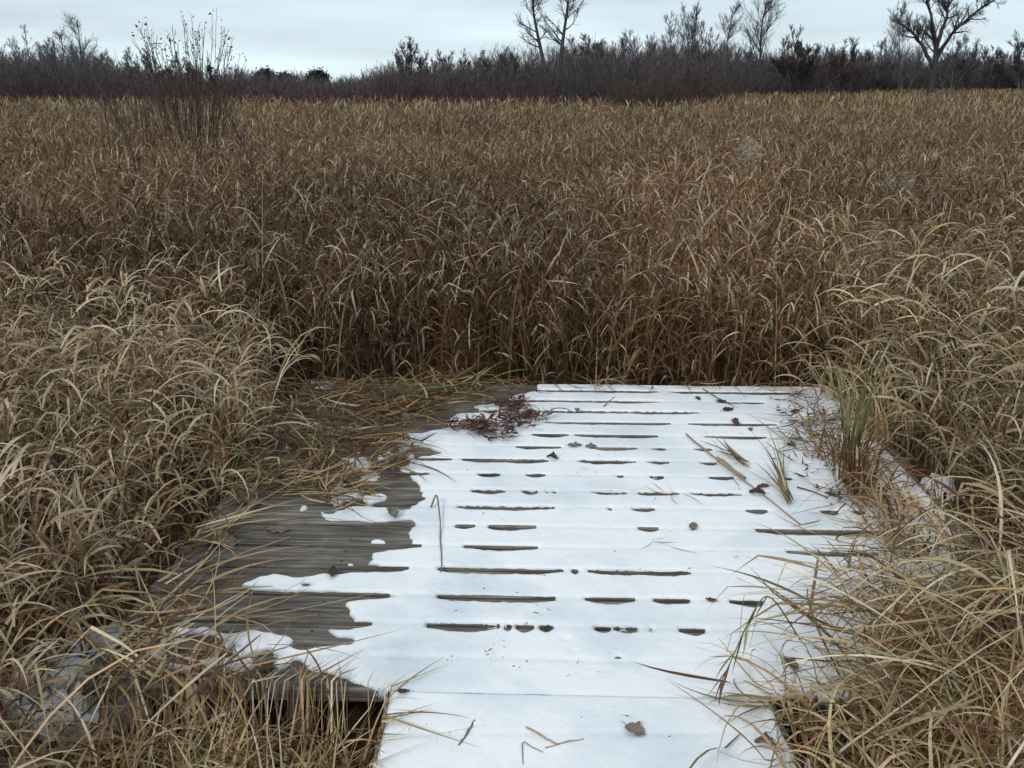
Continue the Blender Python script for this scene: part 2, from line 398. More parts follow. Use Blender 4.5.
def build_snow():
    du, dv = 0.007, 0.003
    us = np.arange(U_L - 0.01, U_R + 0.012, du); vs = np.arange(V_NEAR - 0.002, V_FAR + 0.012, dv)
    U, Vv = np.meshgrid(us, vs)
    mask = np.zeros(U.shape, bool)
    wob_u = (fbm(U * 14, Vv * 14, 21) - 0.5) * 0.06 + (fbm(U * 55, Vv * 70, 22) - 0.5) * 0.04; wob_v = (fbm(U * 14, Vv * 14, 31) - 0.5) * 0.03 + (fbm(U * 60, Vv * 60, 32) - 0.5) * 0.015
    for k_, src in ((1, SNOW_PX), (0, HOLES_PX)):
        for poly in src:
            pl = [to_local(*G(px, py)[:2]) for px, py in poly]
            m = inpoly(U + wob_u, Vv + wob_v, pl)
            mask[m] = bool(k_)
    # thawed flecks on the half bare left side
    fl = fbm(U * 9, Vv * 16, 77)
    mask &= ~((fl > 0.55) & (U < -0.42) & (Vv < V_NEAR + 0.40))
    mask |= (fl > 0.70) & (U < -0.35) & (U > -1.0) & (Vv > 3.3 - PIV[1])
    mask &= ~((fl > 0.66) & (Vv < 3.3 - PIV[1]) & (U < -0.55 + 0.2 * np.sin(Vv * 3)))
    s = (blur(mask.astype(float), 1, 3) - 0.5) * 2 * 0.016
    s = np.minimum(s, (Vv - V_NEAR - 0.001) * 1.0 + 0.003 + 0 * U) if False else s
    s = np.minimum(s, (V_FAR - 0.008 - Vv)); s = np.minimum(s, (U_R - 0.03 - U)); s = np.minimum(s, U - (U_L + 0.03))
    onwalk = (U > WALK_L + 0.006) & (U < WALK_R - 0.006)
    s = np.minimum(s, np.maximum(Vv - V_NEAR - 0.009 + 0.006 * (fbm(U * 8, Vv * 0, 57) - 0.5), np.minimum(U - (WALK_L + 0.006), WALK_R - 0.006 - U)))
    s_edge = s.copy()
    wig = (fbm(U * 40, Vv * 0 + 3.3, 51) - 0.5)
    for (g, a, b) in SLITS:
        va = gy[g]
        py = gap_px[g]
        ua = to_local(*G(a, py)[:2])[0]; ub = to_local(*G(b, py)[:2])[0]
        rs = random.Random(g * 1000 + a)
        hw0 = rs.uniform(0.0145, 0.0175)
        if b - a < 12: hw0 *= 0.8
        e = np.minimum(U - ua, ub - U)
        wg = fbm(U * 11 + g * 3.1, Vv * 0 + a * 0.37, 52, 4) - 0.5
        wf = fbm(U * 55 + g * 1.7, Vv * 0 + a * 0.11, 53, 2) - 0.5
        taper = np.clip(e / min(0.07, 0.4 * (ub - ua)), 0, 1)
        hw = hw0 * (0.5 + 0.5 * taper ** 0.6) * (1 + 0.8 * wg) + 0.004 * wf
        # the rear lip follows the board edge, the front lip is ragged
        rear = (Vv - va) - 0.0128 - 0.001 * wf
        front = (va - Vv) - np.maximum(hw * 1.75 - 0.004 * (1 - taper), 0.0105)
        d = np.maximum(rear, front)
        d = np.where(e < 0, np.maximum(d, -e), d)
        s = np.minimum(s, d)
    s = s + (fbm(U * 60, Vv * 60, 91, 3) - 0.5) * 0.003
    T = SNOW_T + (fbm(U * 3.0, Vv * 3.0, 11) - 0.5) * 0.007 + (fbm(U * 12, Vv * 12, 12) - 0.5) * 0.003
    # faint sag over every gap
    for g in range(17):
        T = T - 0.003 * np.exp(-((Vv - gy[g]) / 0.014) ** 2) * (0.4 + fbm(U * 5, Vv * 0 + g, 13))
    # a few soft dents (old prints)
    for (px, py, r_, dp) in [(635, 730, 0.035, 0.004), (618, 658, 0.02, 0.006), (640, 664, 0.025, 0.005), (565, 640, 0.012, 0.004), (575, 652, 0.012, 0.004), (590, 480, 0.06, 0.004), (640, 490, 0.07, 0.004), (480, 650, 0.09, 0.004), (700, 560, 0.08, 0.004), (530, 590, 0.1, 0.003)]:
        lu, lv = to_local(*G(px, py)[:2])
        T = T - dp * np.exp(-(((U - lu) ** 2 + (Vv - lv) ** 2) / r_ ** 2))
    R2 = 0.013
    sc = np.clip(s / R2, 0, 1)
    H = T * np.sqrt(1 - (1 - sc) ** 2)
    H = np.where(s < 0, s * 5.0, H) + 0.0005
    keep = s > -0.0001
    idx = np.arange(U.size).reshape(U.shape)
    q = np.stack([idx[:-1, :-1], idx[:-1, 1:], idx[1:, 1:], idx[1:, :-1]], -1).reshape(-1, 4)
    q = q[keep.ravel()[q].any(axis=1)]
    used = np.zeros(U.size, bool); used[q.ravel()] = True
    rem = -np.ones(U.size, np.int64); rem[used] = np.arange(used.sum())
    Vc = np.where(onwalk, Vv, np.maximum(Vv, V_NEAR + 0.003)); H = np.maximum(H, -0.03)
    V = np.stack([U, Vc, H], -1).reshape(-1, 3)[used]
    thin = np.clip(np.minimum(s_edge / 0.012, 0.75 + s / 0.010), 0, 1).ravel()[used]
    o = mesh_np('deck_snow', V, [rem[q]], M_SNOW, colr=np.repeat(thin[:, None], 3, 1))
    o.location = (0, 3, 0); o.rotation_euler = (0, 0, DA)
    tag(o, 'thin white snow sheet on the wide platform, slit open along the plank gaps', 'snow', kind='stuff')
    # walk snow
    vtop = to_world(0, V_NEAR)[1]
    xs = np.arange(WALK_L - 0.012, WALK_R + 0.014, 0.008); ys = np.arange(-0.9, vtop + 0.03, 0.006)
    X, Y = np.meshgrid(xs, ys)
    ytop = to_world(to_local(X, Y)[0], V_NEAR)[1] - 0.001
    wob = (fbm(X * 0 + 5, Y * 9, 61) - 0.5) * 0.02
    s = np.minimum(X - (WALK_L + 0.006) - np.abs(wob), (WALK_R - 0.006) - X - np.abs(wob)); s = np.minimum(s, ytop - Y + 0.002)
    # notch in the left edge where one plank meets the next
    nx, ny = G(381, 737)[:2]
    s = np.minimum(s, np.hypot((X - WALK_L + 0.01) * 0.5, Y - ny) - 0.006)
    s = s + (fbm(X * 60, Y * 60, 93, 3) - 0.5) * 0.003
    T = SNOW_T + 0.002 + (fbm(X * 3, Y * 3, 14) - 0.5) * 0.012 + (fbm(X * 12, Y * 12, 15) - 0.5) * 0.003
    for (px, py, r_, dp) in [(635, 730, 0.03, 0.004), (470, 732, 0.012, 0.003), (735, 755, 0.03, 0.004)]:
        lx, ly = G(px, py)[:2]
        T = T - dp * np.exp(-(((X - lx) ** 2 + (Y - ly) ** 2) / r_ ** 2))
    for yk in np.arange(vtop - 0.15, -0.9, -0.15):
        T = T - 0.003 * np.exp(-((Y - yk) / 0.012) ** 2) * (0.3 + fbm(X * 5, Y * 0 + yk, 16))
    sc = np.clip(s / 0.013, 0, 1)
    H = np.where(s < 0, s * 8, T * np.sqrt(1 - (1 - sc) ** 2)) - 0.001
    keep = s > -0.0001
    idx = np.arange(X.size).reshape(X.shape)
    q = np.stack([idx[:-1, :-1], idx[:-1, 1:], idx[1:, 1:], idx[1:, :-1]], -1).reshape(-1, 4)
    q = q[keep.ravel()[q].any(axis=1)]
    o = mesh_np('walk_snow', np.stack([X, Y, H], -1).reshape(-1, 3), [q], M_SNOW, colr=np.repeat(np.clip(s / 0.014, 0, 1).reshape(-1, 1), 3, 1))
    tag(o, 'unbroken white snow sheet on the narrow plank walk in the foreground', 'snow', kind='stuff')
build_snow()

def ground_snow():
    Vs, Qs, n0 = [], [], 0
    spots = [(45, 712, .10), (110, 690, .09), (150, 668, .08), (178, 660, .06), (130, 630, .07), (60, 700, .10), (85, 712, .07), (30, 676, .06), (75, 665, .05), (100, 640, .07), (88, 632, .04), (22, 765, .05), (60, 672, .06), (40, 655, .04), (120, 655, .05), (140, 640, .04), (12, 700, .05), (925, 560, .05), (940, 480, .06), (320, 384, .09), (890, 690, .04)]
    for i, (px, py, r_) in enumerate(spots):
        c = G(px, py, GROUND_Z + 0.10)
        m = 40
        gx, gyy = np.meshgrid(np.linspace(-1, 1, m), np.linspace(-1, 1, m))
        rr = np.hypot(gx, gyy * (1 + (i % 3) * 0.3))
        s = 0.7 - rr + (fbm(gx * 2 + i * 7, gyy * 2 + i, 5, 3) - 0.5) * 1.2
        H = np.where(s > 0, 0.018 * np.sqrt(1 - (1 - np.clip(s * 2, 0, 1)) ** 2), s * 0.2)
        V = np.stack([c[0] + gx * r_ * 1.5, c[1] + gyy * r_, c[2] - 0.005 + H], -1).reshape(-1, 3)
        idx = np.arange(m * m).reshape(m, m)
        q = np.stack([idx[:-1, :-1], idx[:-1, 1:], idx[1:, 1:], idx[1:, :-1]], -1).reshape(-1, 4)
        q = q[(s.ravel() > -0.25)[q].any(axis=1)]
        Vs.append(V); Qs.append(q + n0); n0 += len(V)
    o = mesh_np('ground_snow', np.concatenate(Vs), [np.concatenate(Qs)], M_SNOW, colr=np.ones((sum(len(v) for v in Vs), 3)))
    tag(o, 'scraps of white snow caught among the flattened grass beside the platform', 'snow', kind='stuff')
ground_snow()

# ------------------------------------------------------------------ blades
def floor_z(x, y):
    u, v = to_local(x, y)
    on = (u > U_L) & (u < U_R) & (v > V_NEAR) & (v < V_FAR)
    on |= (x > WALK_L) & (x < WALK_R) & (y < 2.0)
    return np.where(on, 0.02, GROUND_Z + 0.02)
def pick(pal, n, jit=0.12, r=None):
    r = r or rng
    pal = np.array([p[:3] for p in pal]); 
    i = r.integers(0, len(pal), n)
    c = pal[i] * (1 + r.normal(0, jit, (n, 1))) * (1 + r.normal(0, 0.04, (n, 3)))
    return np.clip(c, 0.01, 0.8)
def blades(P0, az, th0, bend, L, W, nseg=6, p=1.6, azd=0.0, tw0=None, tw=0.0, col0=None, tipcol=None, base_w=0.6, floor=True, kink=None):
    n = len(P0)
    f = lambda a: np.broadcast_to(np.asarray(a, float), (n,)).copy()
    az, th0, bend, L, W, p, azd, tw = map(f, (az, th0, bend, L, W, p, azd, tw))
    tw0 = rng.uniform(-0.5, 0.5, n) if tw0 is None else f(tw0)
    t = np.linspace(0, 1, nseg + 1)[None, :]
    tm = (t[:, :-1] + t[:, 1:]) / 2
    th = th0[:, None] + bend[:, None] * tm ** p[:, None]
    if kink is not None:      # (position, extra angle) - a snapped leaf
        th = th + np.where(tm > kink[0][:, None], kink[1][:, None], 0)
    a = az[:, None] + azd[:, None] * tm
    D = np.stack([np.sin(th) * np.cos(a), np.sin(th) * np.sin(a), np.cos(th)], -1)
    step = D * (L / nseg)[:, None, None]
    C = np.concatenate([P0[:, None, :], P0[:, None, :] + np.cumsum(step, 1)], 1)
    if floor:
        fz = floor_z(C[..., 0], C[..., 1]) + rng.uniform(0, 0.012, n)[:, None]
        C[..., 2] = np.maximum(C[..., 2], fz)
    Dn = np.concatenate([D, D[:, -1:]], 1)
    an = np.concatenate([a, a[:, -1:]], 1)
    S = np.stack([-np.sin(an), np.cos(an), np.zeros_like(an)], -1)
    B = np.cross(Dn, S)
    ang = tw0[:, None] + tw[:, None] * t
    side = S * np.cos(ang)[..., None] + B * np.sin(ang)[..., None]
    w = (base_w + (1 - base_w) * np.clip(t / 0.25, 0, 1)) * np.clip((1.02 - t) * 1.7, 0, 1) ** 0.8
    hw = (W[:, None] * w / 2)[..., None]
    V = np.stack([C - side * hw, C + side * hw], 2)     # n, seg+1, 2, 3
    c = col0 if col0 is not None else pick([(0.3, 0.22, 0.13)], n)
    tc_ = c if tipcol is None else tipcol
    cc = c[:, None, :] * (1 - t[..., None]) + tc_[:, None, :] * t[..., None]
    cc = np.repeat(cc[:, :, None, :], 2, 2)
    m = 2 * (nseg + 1)
    base = np.arange(nseg)[:, None] * 2 + np.array([0, 1, 3, 2])[None, :]
    q = (np.arange(n)[:, None, None] * m + base[None]).reshape(-1, 4)
    return V.reshape(-1, 3), q, cc.reshape(-1, 3)
class Bag:
    def __init__(s): s.V = []; s.Q = []; s.C = []; s.n = 0
    def add(s, V, q, c):
        s.V.append(V); s.Q.append(q + s.n); s.C.append(c); s.n += len(V)
    def build(s, name, mat=None, parent=None, loc=None):
        V = np.concatenate(s.V)
        if loc is not None: V = V - np.asarray(loc)
        return mesh_np(name, V, [np.concatenate(s.Q)], mat or M_GRASS, parent, np.concatenate(s.C), loc=loc)

TAN = [(0.36, 0.27, 0.17), (0.30, 0.22, 0.13), (0.42, 0.33, 0.22), (0.26, 0.18, 0.10)]
TAN = [tuple(x * 0.72 for x in c) for c in TAN]
PALE = [(0.52, 0.44, 0.33), (0.58, 0.51, 0.41), (0.46, 0.39, 0.28)]
PALE = [tuple(x * 0.86 for x in c) for c in PALE]
BROWN = [(0.17, 0.105, 0.06), (0.21, 0.13, 0.075), (0.13, 0.08, 0.048), (0.24, 0.16, 0.095)]
BROWN = [tuple(x * 0.6 for x in c) for c in BROWN]
RUST = [(0.20, 0.10, 0.05), (0.16, 0.085, 0.05)]
RUST = [tuple(x * 0.62 for x in c) for c in RUST]
OLIVE = [(0.20, 0.19, 0.09), (0.15, 0.17, 0.08), (0.25, 0.22, 0.11)]
OLIVE = [tuple(x * 0.7 for x in c) for c in OLIVE]
GREEN = [(0.09, 0.13, 0.05), (0.12, 0.15, 0.06)]
GREEN = [(0.075, 0.085, 0.045), (0.095, 0.10, 0.055)]
def tone(pal, g, b=0.78):
    return [(c[0] * g, c[1] * g * 0.975, c[2] * g * b) for c in pal]
TAN = tone(TAN, 1.6, 0.82); PALE = tone(PALE, 1.28, 0.88); BROWN = [(a * 1.18, b_ * 0.95, c * 0.74) for a, b_, c in BROWN]; RUST = [(a * 1.2, b_ * 1.05, c * 0.76) for a, b_, c in RUST]; OLIVE = tone(OLIVE, 1.25)
def mixpal(n, parts):
    """parts = [(palette, weight)]"""
    w = np.array([p[1] for p in parts], float); w /= w.sum()
    ch = rng.choice(len(parts), n, p=w)
    c = np.zeros((n, 3))
    for i, (pal, _) in enumerate(parts):
        m = ch == i
        c[m] = pick(pal, int(m.sum()))
    return c

def stalk_plants(bag, X, Y, H, nleaf, LL, LW, parts, lean=0.12, seg=6, th=(0.4, 1.0), bend=(0.8, 2.0), stalkw=0.0035, wind=None, zbase=None, hmin=0.25, sseg=3, p=1.3, tips=0.32, pfr=(0.25, 1.5)):
    n = len(X)
    zb = np.full(n, GROUND_Z) if zbase is None else zbase
    P0 = np.stack([X, Y, zb], -1)
    az = rng.uniform(0, 2 * np.pi, n)
    if wind is not None: az = wind + rng.normal(0, 1.0, n)
    th0 = np.abs(rng.normal(0, lean, n)); bd = np.abs(rng.normal(0.1, 0.12, n))
    pf = np.clip(pfr[0] + pfr[1] * fbm(X * 0.55, Y * 0.35, 17), 0.45, 1.5)
    c = mixpal(n, parts) * pf[:, None]
    bag.add(*blades(P0, az, th0, bd, H, stalkw, nseg=sseg, p=1.5, col0=c * 0.9, base_w=1.0, tw0=rng.uniform(0, 3.14, n)))
    m = n * nleaf
    k = np.repeat(np.arange(n), nleaf)
    t = rng.uniform(hmin, 1.0, m)
    thm = th0[k] + bd[k] * (t ** 1.5) * 0.6
    S = P0[k] + (H[k] * t)[:, None] * np.stack([np.sin(thm) * np.cos(az[k]), np.sin(thm) * np.sin(az[k]), np.cos(thm)], -1)
    la = rng.uniform(0, 2 * np.pi, m)
    if wind is not None: la = wind + rng.normal(0, 2.2, m)
    L = rng.uniform(LL[0], LL[1], m); W = rng.uniform(LW[0], LW[1], m)
    c2 = mixpal(m, parts) * pf[k][:, None]
    tip = np.where(rng.random((m, 1)) < tips, pick(PALE, m) * rng.uniform(0.7, 1.25, (m, 1)), c2 * rng.uniform(0.8, 1.2, (m, 1)))
    kp = rng.uniform(0.3, 0.8, m); ka = np.where(rng.random(m) < 0.25, rng.uniform(0.6, 1.6, m), 0)
    bag.add(*blades(S, la, rng.uniform(th[0], th[1], m), rng.uniform(bend[0], bend[1], m), L, W, nseg=seg, p=p, azd=rng.normal(0, 0.5, m), tw=rng.normal(0, 1.6, m), col0=c2, tipcol=np.clip(tip, 0, .75), kink=(kp, ka)))
def base_blades(bag, X, Y, L, W, parts, th=(0.02, 0.3), bend=(1.0, 2.4), p=(1.8, 3.5), seg=8, wind=None, z=None, spread=1.2, azd=0.3):
    n = len(X)
    zb = np.full(n, GROUND_Z) if z is None else z
    az = rng.uniform(0, 2 * np.pi, n) if wind is None else wind + rng.normal(0, spread, n)
    c = mixpal(n, parts)
    bag.add(*blades(np.stack([X, Y, zb], -1), az, rng.uniform(*th, n), rng.uniform(*bend, n), L, W, nseg=seg, p=rng.uniform(*p, n), azd=rng.normal(0, azd, n), tw=rng.normal(0, 1.2, n), col0=c, tipcol=np.clip(c * rng.uniform(0.95, 1.3, (n, 1)), 0, .75),
                    kink=(rng.uniform(0.4, 0.85, n), np.where(rng.random(n) < 0.2, rng.uniform(0.5, 1.5, n), 0))))

def on_platform(X, Y, pad=0.0):
    u, v = to_local(X, Y)
    a = (u > U_L - pad) & (u < U_R + pad) & (v > V_NEAR - pad) & (v < V_FAR + pad)
    b = (X > WALK_L - pad) & (X < WALK_R + pad) & (Y < 2.0)
    return a | b
def scatter(y0, y1, dens, xm=1.4, xs=0.68, clump=0.0, seed=1):
    """roots in the wedge in view (plus a margin), between two distances"""
    A = (y1 - y0) * (2 * xm + 2 * xs * (y0 + y1) / 2)
    n = int(A * dens)
    Y = np.sqrt(rng.uniform(y0 ** 2, y1 ** 2, n)) if y0 > 0 else rng.uniform(y0, y1, n)
    X = rng.uniform(-1, 1, n) * (xm + xs * np.maximum(Y, 0))
    if clump > 0:
        keep = fbm(X * 1.7, Y * 1.7, seed) > clump * rng.uniform(0.6, 1.0, n)
        X, Y = X[keep], Y[keep]
    return X, Y

# ---- the marsh field beyond the deck
FIELD = [(BROWN, 6), (TAN, 1.2), (RUST, 3.6), (PALE, 0.5), (OLIVE, 0.2)]
def build_field():
    b = Bag()
    # front rows
    X, Y = scatter(4.45, 9.0, 330, clump=0.45, seed=4)
    k = ~on_platform(X, Y, 0.03); X, Y = X[k], Y[k]
    H = rng.uniform(0.55, 0.95, len(X)) * (0.78 + 0.4 * fbm(X * 0.8, Y * 0.8, 8))
    stalk_plants(b, X, Y, H, 7, (0.08, 0.30), (0.005, 0.012), FIELD, lean=0.10, th=(0.1, 0.75), bend=(0.3, 2.0), hmin=0.15, tips=0.24)
    X, Y = scatter(4.45, 9.0, 120, clump=0.45, seed=5)
    k = ~on_platform(X, Y, 0.03); X, Y = X[k], Y[k]
    base_blades(b, X, Y, rng.uniform(0.7, 1.25, len(X)) * (0.8 + 0.35 * fbm(X * 0.8, Y * 0.8, 8)), rng.uniform(0.006, 0.012, len(X)), FIELD)
    # low litter at the foot of the stems
    X, Y = scatter(4.4, 7.0, 260, seed=6)
    k = ~on_platform(X, Y, 0.0); X, Y = X[k], Y[k]
    base_blades(b, X, Y, rng.uniform(0.15, 0.5, len(X)), rng.uniform(0.004, 0.009, len(X)), [(BROWN, 5), (TAN, 1)], th=(0.4, 1.5), bend=(0.2, 1.2), seg=5)
    o = b.build('marsh_grass')
    tag(o, 'tall brown dead reed grass standing along the far edge of the platform', 'grass', kind='stuff')
    b = Bag()
    X, Y = scatter(9.0, 17.0, 170, clump=0.42, seed=7)
    H = rng.uniform(0.6, 0.98, len(X)) * (0.78 + 0.4 * fbm(X * 0.6, Y * 0.6, 8))
    stalk_plants(b, X, Y, H, 6, (0.10, 0.28), (0.006, 0.011), FIELD, lean=0.10, th=(0.1, 0.7), bend=(0.2, 1.8), tips=0.26, seg=4, stalkw=0.006, sseg=2, hmin=0.4)
    X, Y = scatter(17.0, 34.0, 42, clump=0.40, seed=9)
    H = rng.uniform(0.62, 0.98, len(X)) * (0.8 + 0.35 * fbm(X * 0.35, Y * 0.35, 8))
    stalk_plants(b, X, Y, H, 4, (0.12, 0.32), (0.011, 0.018), [(BROWN, 6), (TAN, 1.6), (RUST, 3.0), (PALE, 0.4)], lean=0.09, th=(0.1, 0.6), bend=(0.1, 1.2), seg=3, stalkw=0.010, sseg=2, hmin=0.45)
    X, Y = scatter(34.0, 125.0, 8, clump=0.36, seed=10)
    H = rng.uniform(0.62, 0.95, len(X)) * (0.8 + 0.35 * fbm(X * 0.12, Y * 0.12, 8))
    far = [(TAN, 3.2), (BROWN, 4.5), (PALE, 0.4), (OLIVE, 1.0), (RUST, 1.6)]
    stalk_plants(b, X, Y, H, 3, (0.25, 0.5), (0.03, 0.05), far, lean=0.09, th=(0.05, 0.5), bend=(0.0, 0.8), seg=2, stalkw=0.025, sseg=1, hmin=0.45, tips=0.15)
    o = b.build('field_grass')
    tag(o, 'open field of brown and tan marsh grass reaching back to the bare thicket', 'grass', kind='stuff')
build_field()

# ---- grass beside the deck
SIDE = [(TAN, 4.5), (BROWN, 3.6), (PALE, 1.6), (RUST, 0.8), (OLIVE, 0.4)]
def build_sides():
    # left bank
    b = Bag()
    n = 2600
    Y = rng.uniform(0.9, 4.7, n); X = rng.uniform(-4.2, -1.0, n)
    edge = -1.22 + 0.12 * np.sin(Y * 2.3) + np.where(Y < 2.6, 0.08, 0.03) + np.where(Y > 3.6, -0.02, 0)
    k = X < edge; X, Y = X[k], Y[k]
    H = rng.uniform(0.45, 0.86, len(X)) * np.clip(0.62 + 0.16 * (Y - 0.9), 0.55, 1.0) * np.clip(0.7 + (edge[k] - X) * 0.9, 0.6, 1.05)
    stalk_plants(b, X, Y, H, 9, (0.12, 0.30), (0.004, 0.012), SIDE, tips=0.48, pfr=(0.75, 0.7), lean=0.2, wind=0.3, bend=(1.0, 2.6), seg=7, hmin=0.2)
    n = 1400
    Y = rng.uniform(0.9, 4.7, n); X = rng.uniform(-4.2, -1.0, n)
    k = X < -1.25 + 0.12 * np.sin(Y * 2.3) + np.where(Y < 2.6, 0.08, 0.03); X, Y = X[k], Y[k]
    base_blades(b, X, Y, rng.uniform(0.4, 0.95, len(X)), rng.uniform(0.006, 0.014, len(X)), SIDE, th=(0.1, 0.6), bend=(1.0, 2.4), wind=0.1)
    o = b.build('bank_grass')
    tag(o, 'thick bank of curled tan grass blades left of the platform', 'grass', kind='stuff')
    # right bank
    b = Bag()
    n = 2600
    Y = rng.uniform(1.6, 5.6, n); X = rng.uniform(1.3, 4.6, n)
    k = X > 1.66 + 0.08 * np.sin(Y * 2.9 + 1); X, Y = X[k], Y[k]
    H = rng.uniform(0.5, 0.98, len(X)) * np.clip(0.6 + 0.14 * (Y - 1.2), 0.5, 1.05)
    stalk_plants(b, X, Y, H, 5, (0.16, 0.42), (0.006, 0.013), [(TAN, 4), (BROWN, 3), (PALE, 0.9), (OLIVE, 1.0)], tips=0.42, pfr=(0.6, 0.8), lean=0.2, wind=2.9, bend=(0.8, 2.4), seg=7, hmin=0.2)
    n = 1300
    Y = rng.uniform(1.6, 5.4, n); X = rng.uniform(1.3, 4.6, n)
    k = X > 1.8; X, Y = X[k], Y[k]
    base_blades(b, X, Y, rng.uniform(0.5, 1.1, len(X)), rng.uniform(0.005, 0.011, len(X)), [(TAN, 4), (BROWN, 3), (PALE, 0.7), (OLIVE, 1.2)], th=(0.05, 0.6))
    o = b.build('bank_grass')
    tag(o, 'tangled tall olive-tan grass leaning in from the right of the platform', 'grass', kind='stuff')
build_sides()

def litter(bag, pts, n, rad, L, W, parts, az=None, azs=1.5, zl=0.006, zr=0.03, seg=5):
    """strands lying nearly flat"""
    pts = np.array([G(*p)[:2] for p in pts])
    i = rng.integers(0, len(pts), n)
    X = pts[i, 0] + rng.normal(0, rad, n); Y = pts[i, 1] + rng.normal(0, rad, n)
    z = floor_z(X, Y) - 0.02 + zl + rng.uniform(0, zr, n)
    a = rng.uniform(0, 6.28, n) if az is None else az + rng.normal(0, azs, n)
    c = mixpal(n, parts)
    bag.add(*blades(np.stack([X, Y, z], -1), a, rng.uniform(1.35, 1.6, n), rng.normal(0.0, 0.25, n), rng.uniform(*L, n), rng.uniform(*W, n), nseg=seg, azd=rng.normal(0, 0.9, n), tw=rng.normal(0, 1.0, n), tw0=rng.normal(0, 0.4, n), col0=c))
def build_litter():
    b = Bag()
    litter(b, [(300, 420), (340, 410), (380, 420), (330, 440), (280, 450), (360, 450), (390, 400), (430, 395), (460, 395), (300, 400), (350, 395), (420, 410), (400, 420), (320, 460)], 1050, 0.085, (0.08, 0.36), (0.004, 0.010), [(TAN, 3), (BROWN, 5), (OLIVE, 1.6), (GREEN, 0.4), (RUST, 1)], seg=6, zr=0.06)
    litter(b, [(230, 470), (260, 485), (300, 480), (340, 480), (380, 470), (240, 500), (290, 495), (330, 500)], 300, 0.05, (0.08, 0.38), (0.003, 0.008), [(TAN, 5), (BROWN, 3), (OLIVE, 1)], az=0.5, azs=1.1)
    litter(b, [(170, 590), (150, 620), (190, 560), (120, 640), (200, 540)], 70, 0.06, (0.15, 0.4), (0.004, 0.010), [(TAN, 4), (BROWN, 2), (PALE, 1)], az=0.9, azs=0.6, zr=0.06)
    litter(b, [(520, 388), (600, 387), (700, 386), (780, 388), (450, 388)], 130, 0.04, (0.06, 0.25), (0.003, 0.006), [(BROWN, 4), (TAN, 2)])
    # overhanging stems and blades from the right edge
    litter(b, [(800, 400), (830, 430), (850, 460), (870, 500), (880, 480), (900, 520), (815, 420), (800, 450)], 330, 0.07, (0.05, 0.28), (0.003, 0.008), [(TAN, 3), (BROWN, 4), (OLIVE, 1.5)])
    litter(b, [(870, 540), (900, 570), (850, 590), (900, 620)], 90, 0.07, (0.1, 0.3), (0.003, 0.007), [(TAN, 4), (BROWN, 2)])
    litter(b, [(60, 690), (100, 660), (130, 700), (60, 740), (150, 730), (30, 700), (20, 640), (180, 690), (160, 750)], 420, 0.14, (0.15, 0.5), (0.004, 0.010), [(TAN, 4), (BROWN, 3), (PALE, 1)], zr=0.10)
    litter(b, [(1000, 760), (900, 740), (960, 700), (1010, 650)], 200, 0.14, (0.15, 0.5), (0.004, 0.010), [(TAN, 4), (BROWN, 3), (PALE, 1)], zr=0.10)
    o = b.build('grass_litter')
    tag(o, 'flattened dead grass strands strewn over the bare planks and platform edges', 'grass litter', kind='stuff')
build_litter()

# ------------------------------------------------------------------ tussocks beside the deck
def tuft(name, label, cat, centres, n, L, W, parts, th, bend, wind, spread, p=(1.2, 2.2), rad=0.06, group=None, azd=0.4, seg=9, zoff=None, extra=()):
    b = Bag()
    for ex in extra:
        c2 = np.array(ex['c'], float); m = ex['n']; i = rng.integers(0, len(c2), m)
        base_blades(b, c2[i, 0] + rng.normal(0, ex['rad'], m), c2[i, 1] + rng.normal(0, ex['rad'], m), rng.uniform(*ex['L'], m), rng.uniform(*W, m), parts, th=ex['th'], bend=ex['bend'], p=(0.9, 1.6), wind=ex['wind'], spread=ex['spread'], z=rng.uniform(*ex['z'], m), azd=0.5, seg=10)
    cs = np.array(centres, float)
    i = rng.integers(0, len(cs), n)
    X = cs[i, 0] + rng.normal(0, rad, n); Y = cs[i, 1] + rng.normal(0, rad, n)
    z = floor_z(X, Y) - 0.02 if zoff is None else np.full(n, zoff)
    base_blades(b, X, Y, rng.uniform(*L, n), rng.uniform(*W, n), parts, th=th, bend=bend, p=p, wind=wind, spread=spread, z=z, azd=azd, seg=seg)
    o = b.build(name, loc=tuple(cs.mean(0)) + (0,))
    tag(o, label, cat, group)
    return o
gR = G(960, 700, 0)
tuft('grass_tussock', 'big drooping straw-coloured grass tussock arching over the lower right corner of the snow', 'grass tussock',
     [(1.2, 2.02), (1.08, 1.85), (1.3, 1.9), (1.28, 2.2), (1.1, 2.0), (1.4, 2.05), (1.15, 1.72), (1.02, 1.62), (1.25, 1.6), (0.9, 1.74), (0.86, 1.62), (0.82, 1.5), (0.92, 1.5)], 1500, (0.18, 0.5), (0.003, 0.009), [(TAN, 5), (BROWN, 2.2), (PALE, 1.5), (OLIVE, 1.0)], (0.0, 0.8), (1.5, 3.2), 2.6, 2.0, rad=0.11, zoff=-0.05, azd=1.0,
     extra=[dict(c=[(1.42, 2.25), (1.5, 2.1), (1.4, 2.05), (1.48, 1.9), (1.42, 1.75)], n=380, rad=0.11, L=(0.28, 0.66), th=(0.4, 1.2), bend=(1.2, 2.6), wind=3.3, spread=0.9, z=(0.05, 0.28)),
            dict(c=[(1.0, 2.0), (1.1, 1.85), (1.0, 1.75), (1.25, 1.9)], n=160, rad=0.12, L=(0.25, 0.5), th=(0.9, 1.7), bend=(0.2, 0.9), wind=3.4, spread=1.2, z=(0.12, 0.24))])
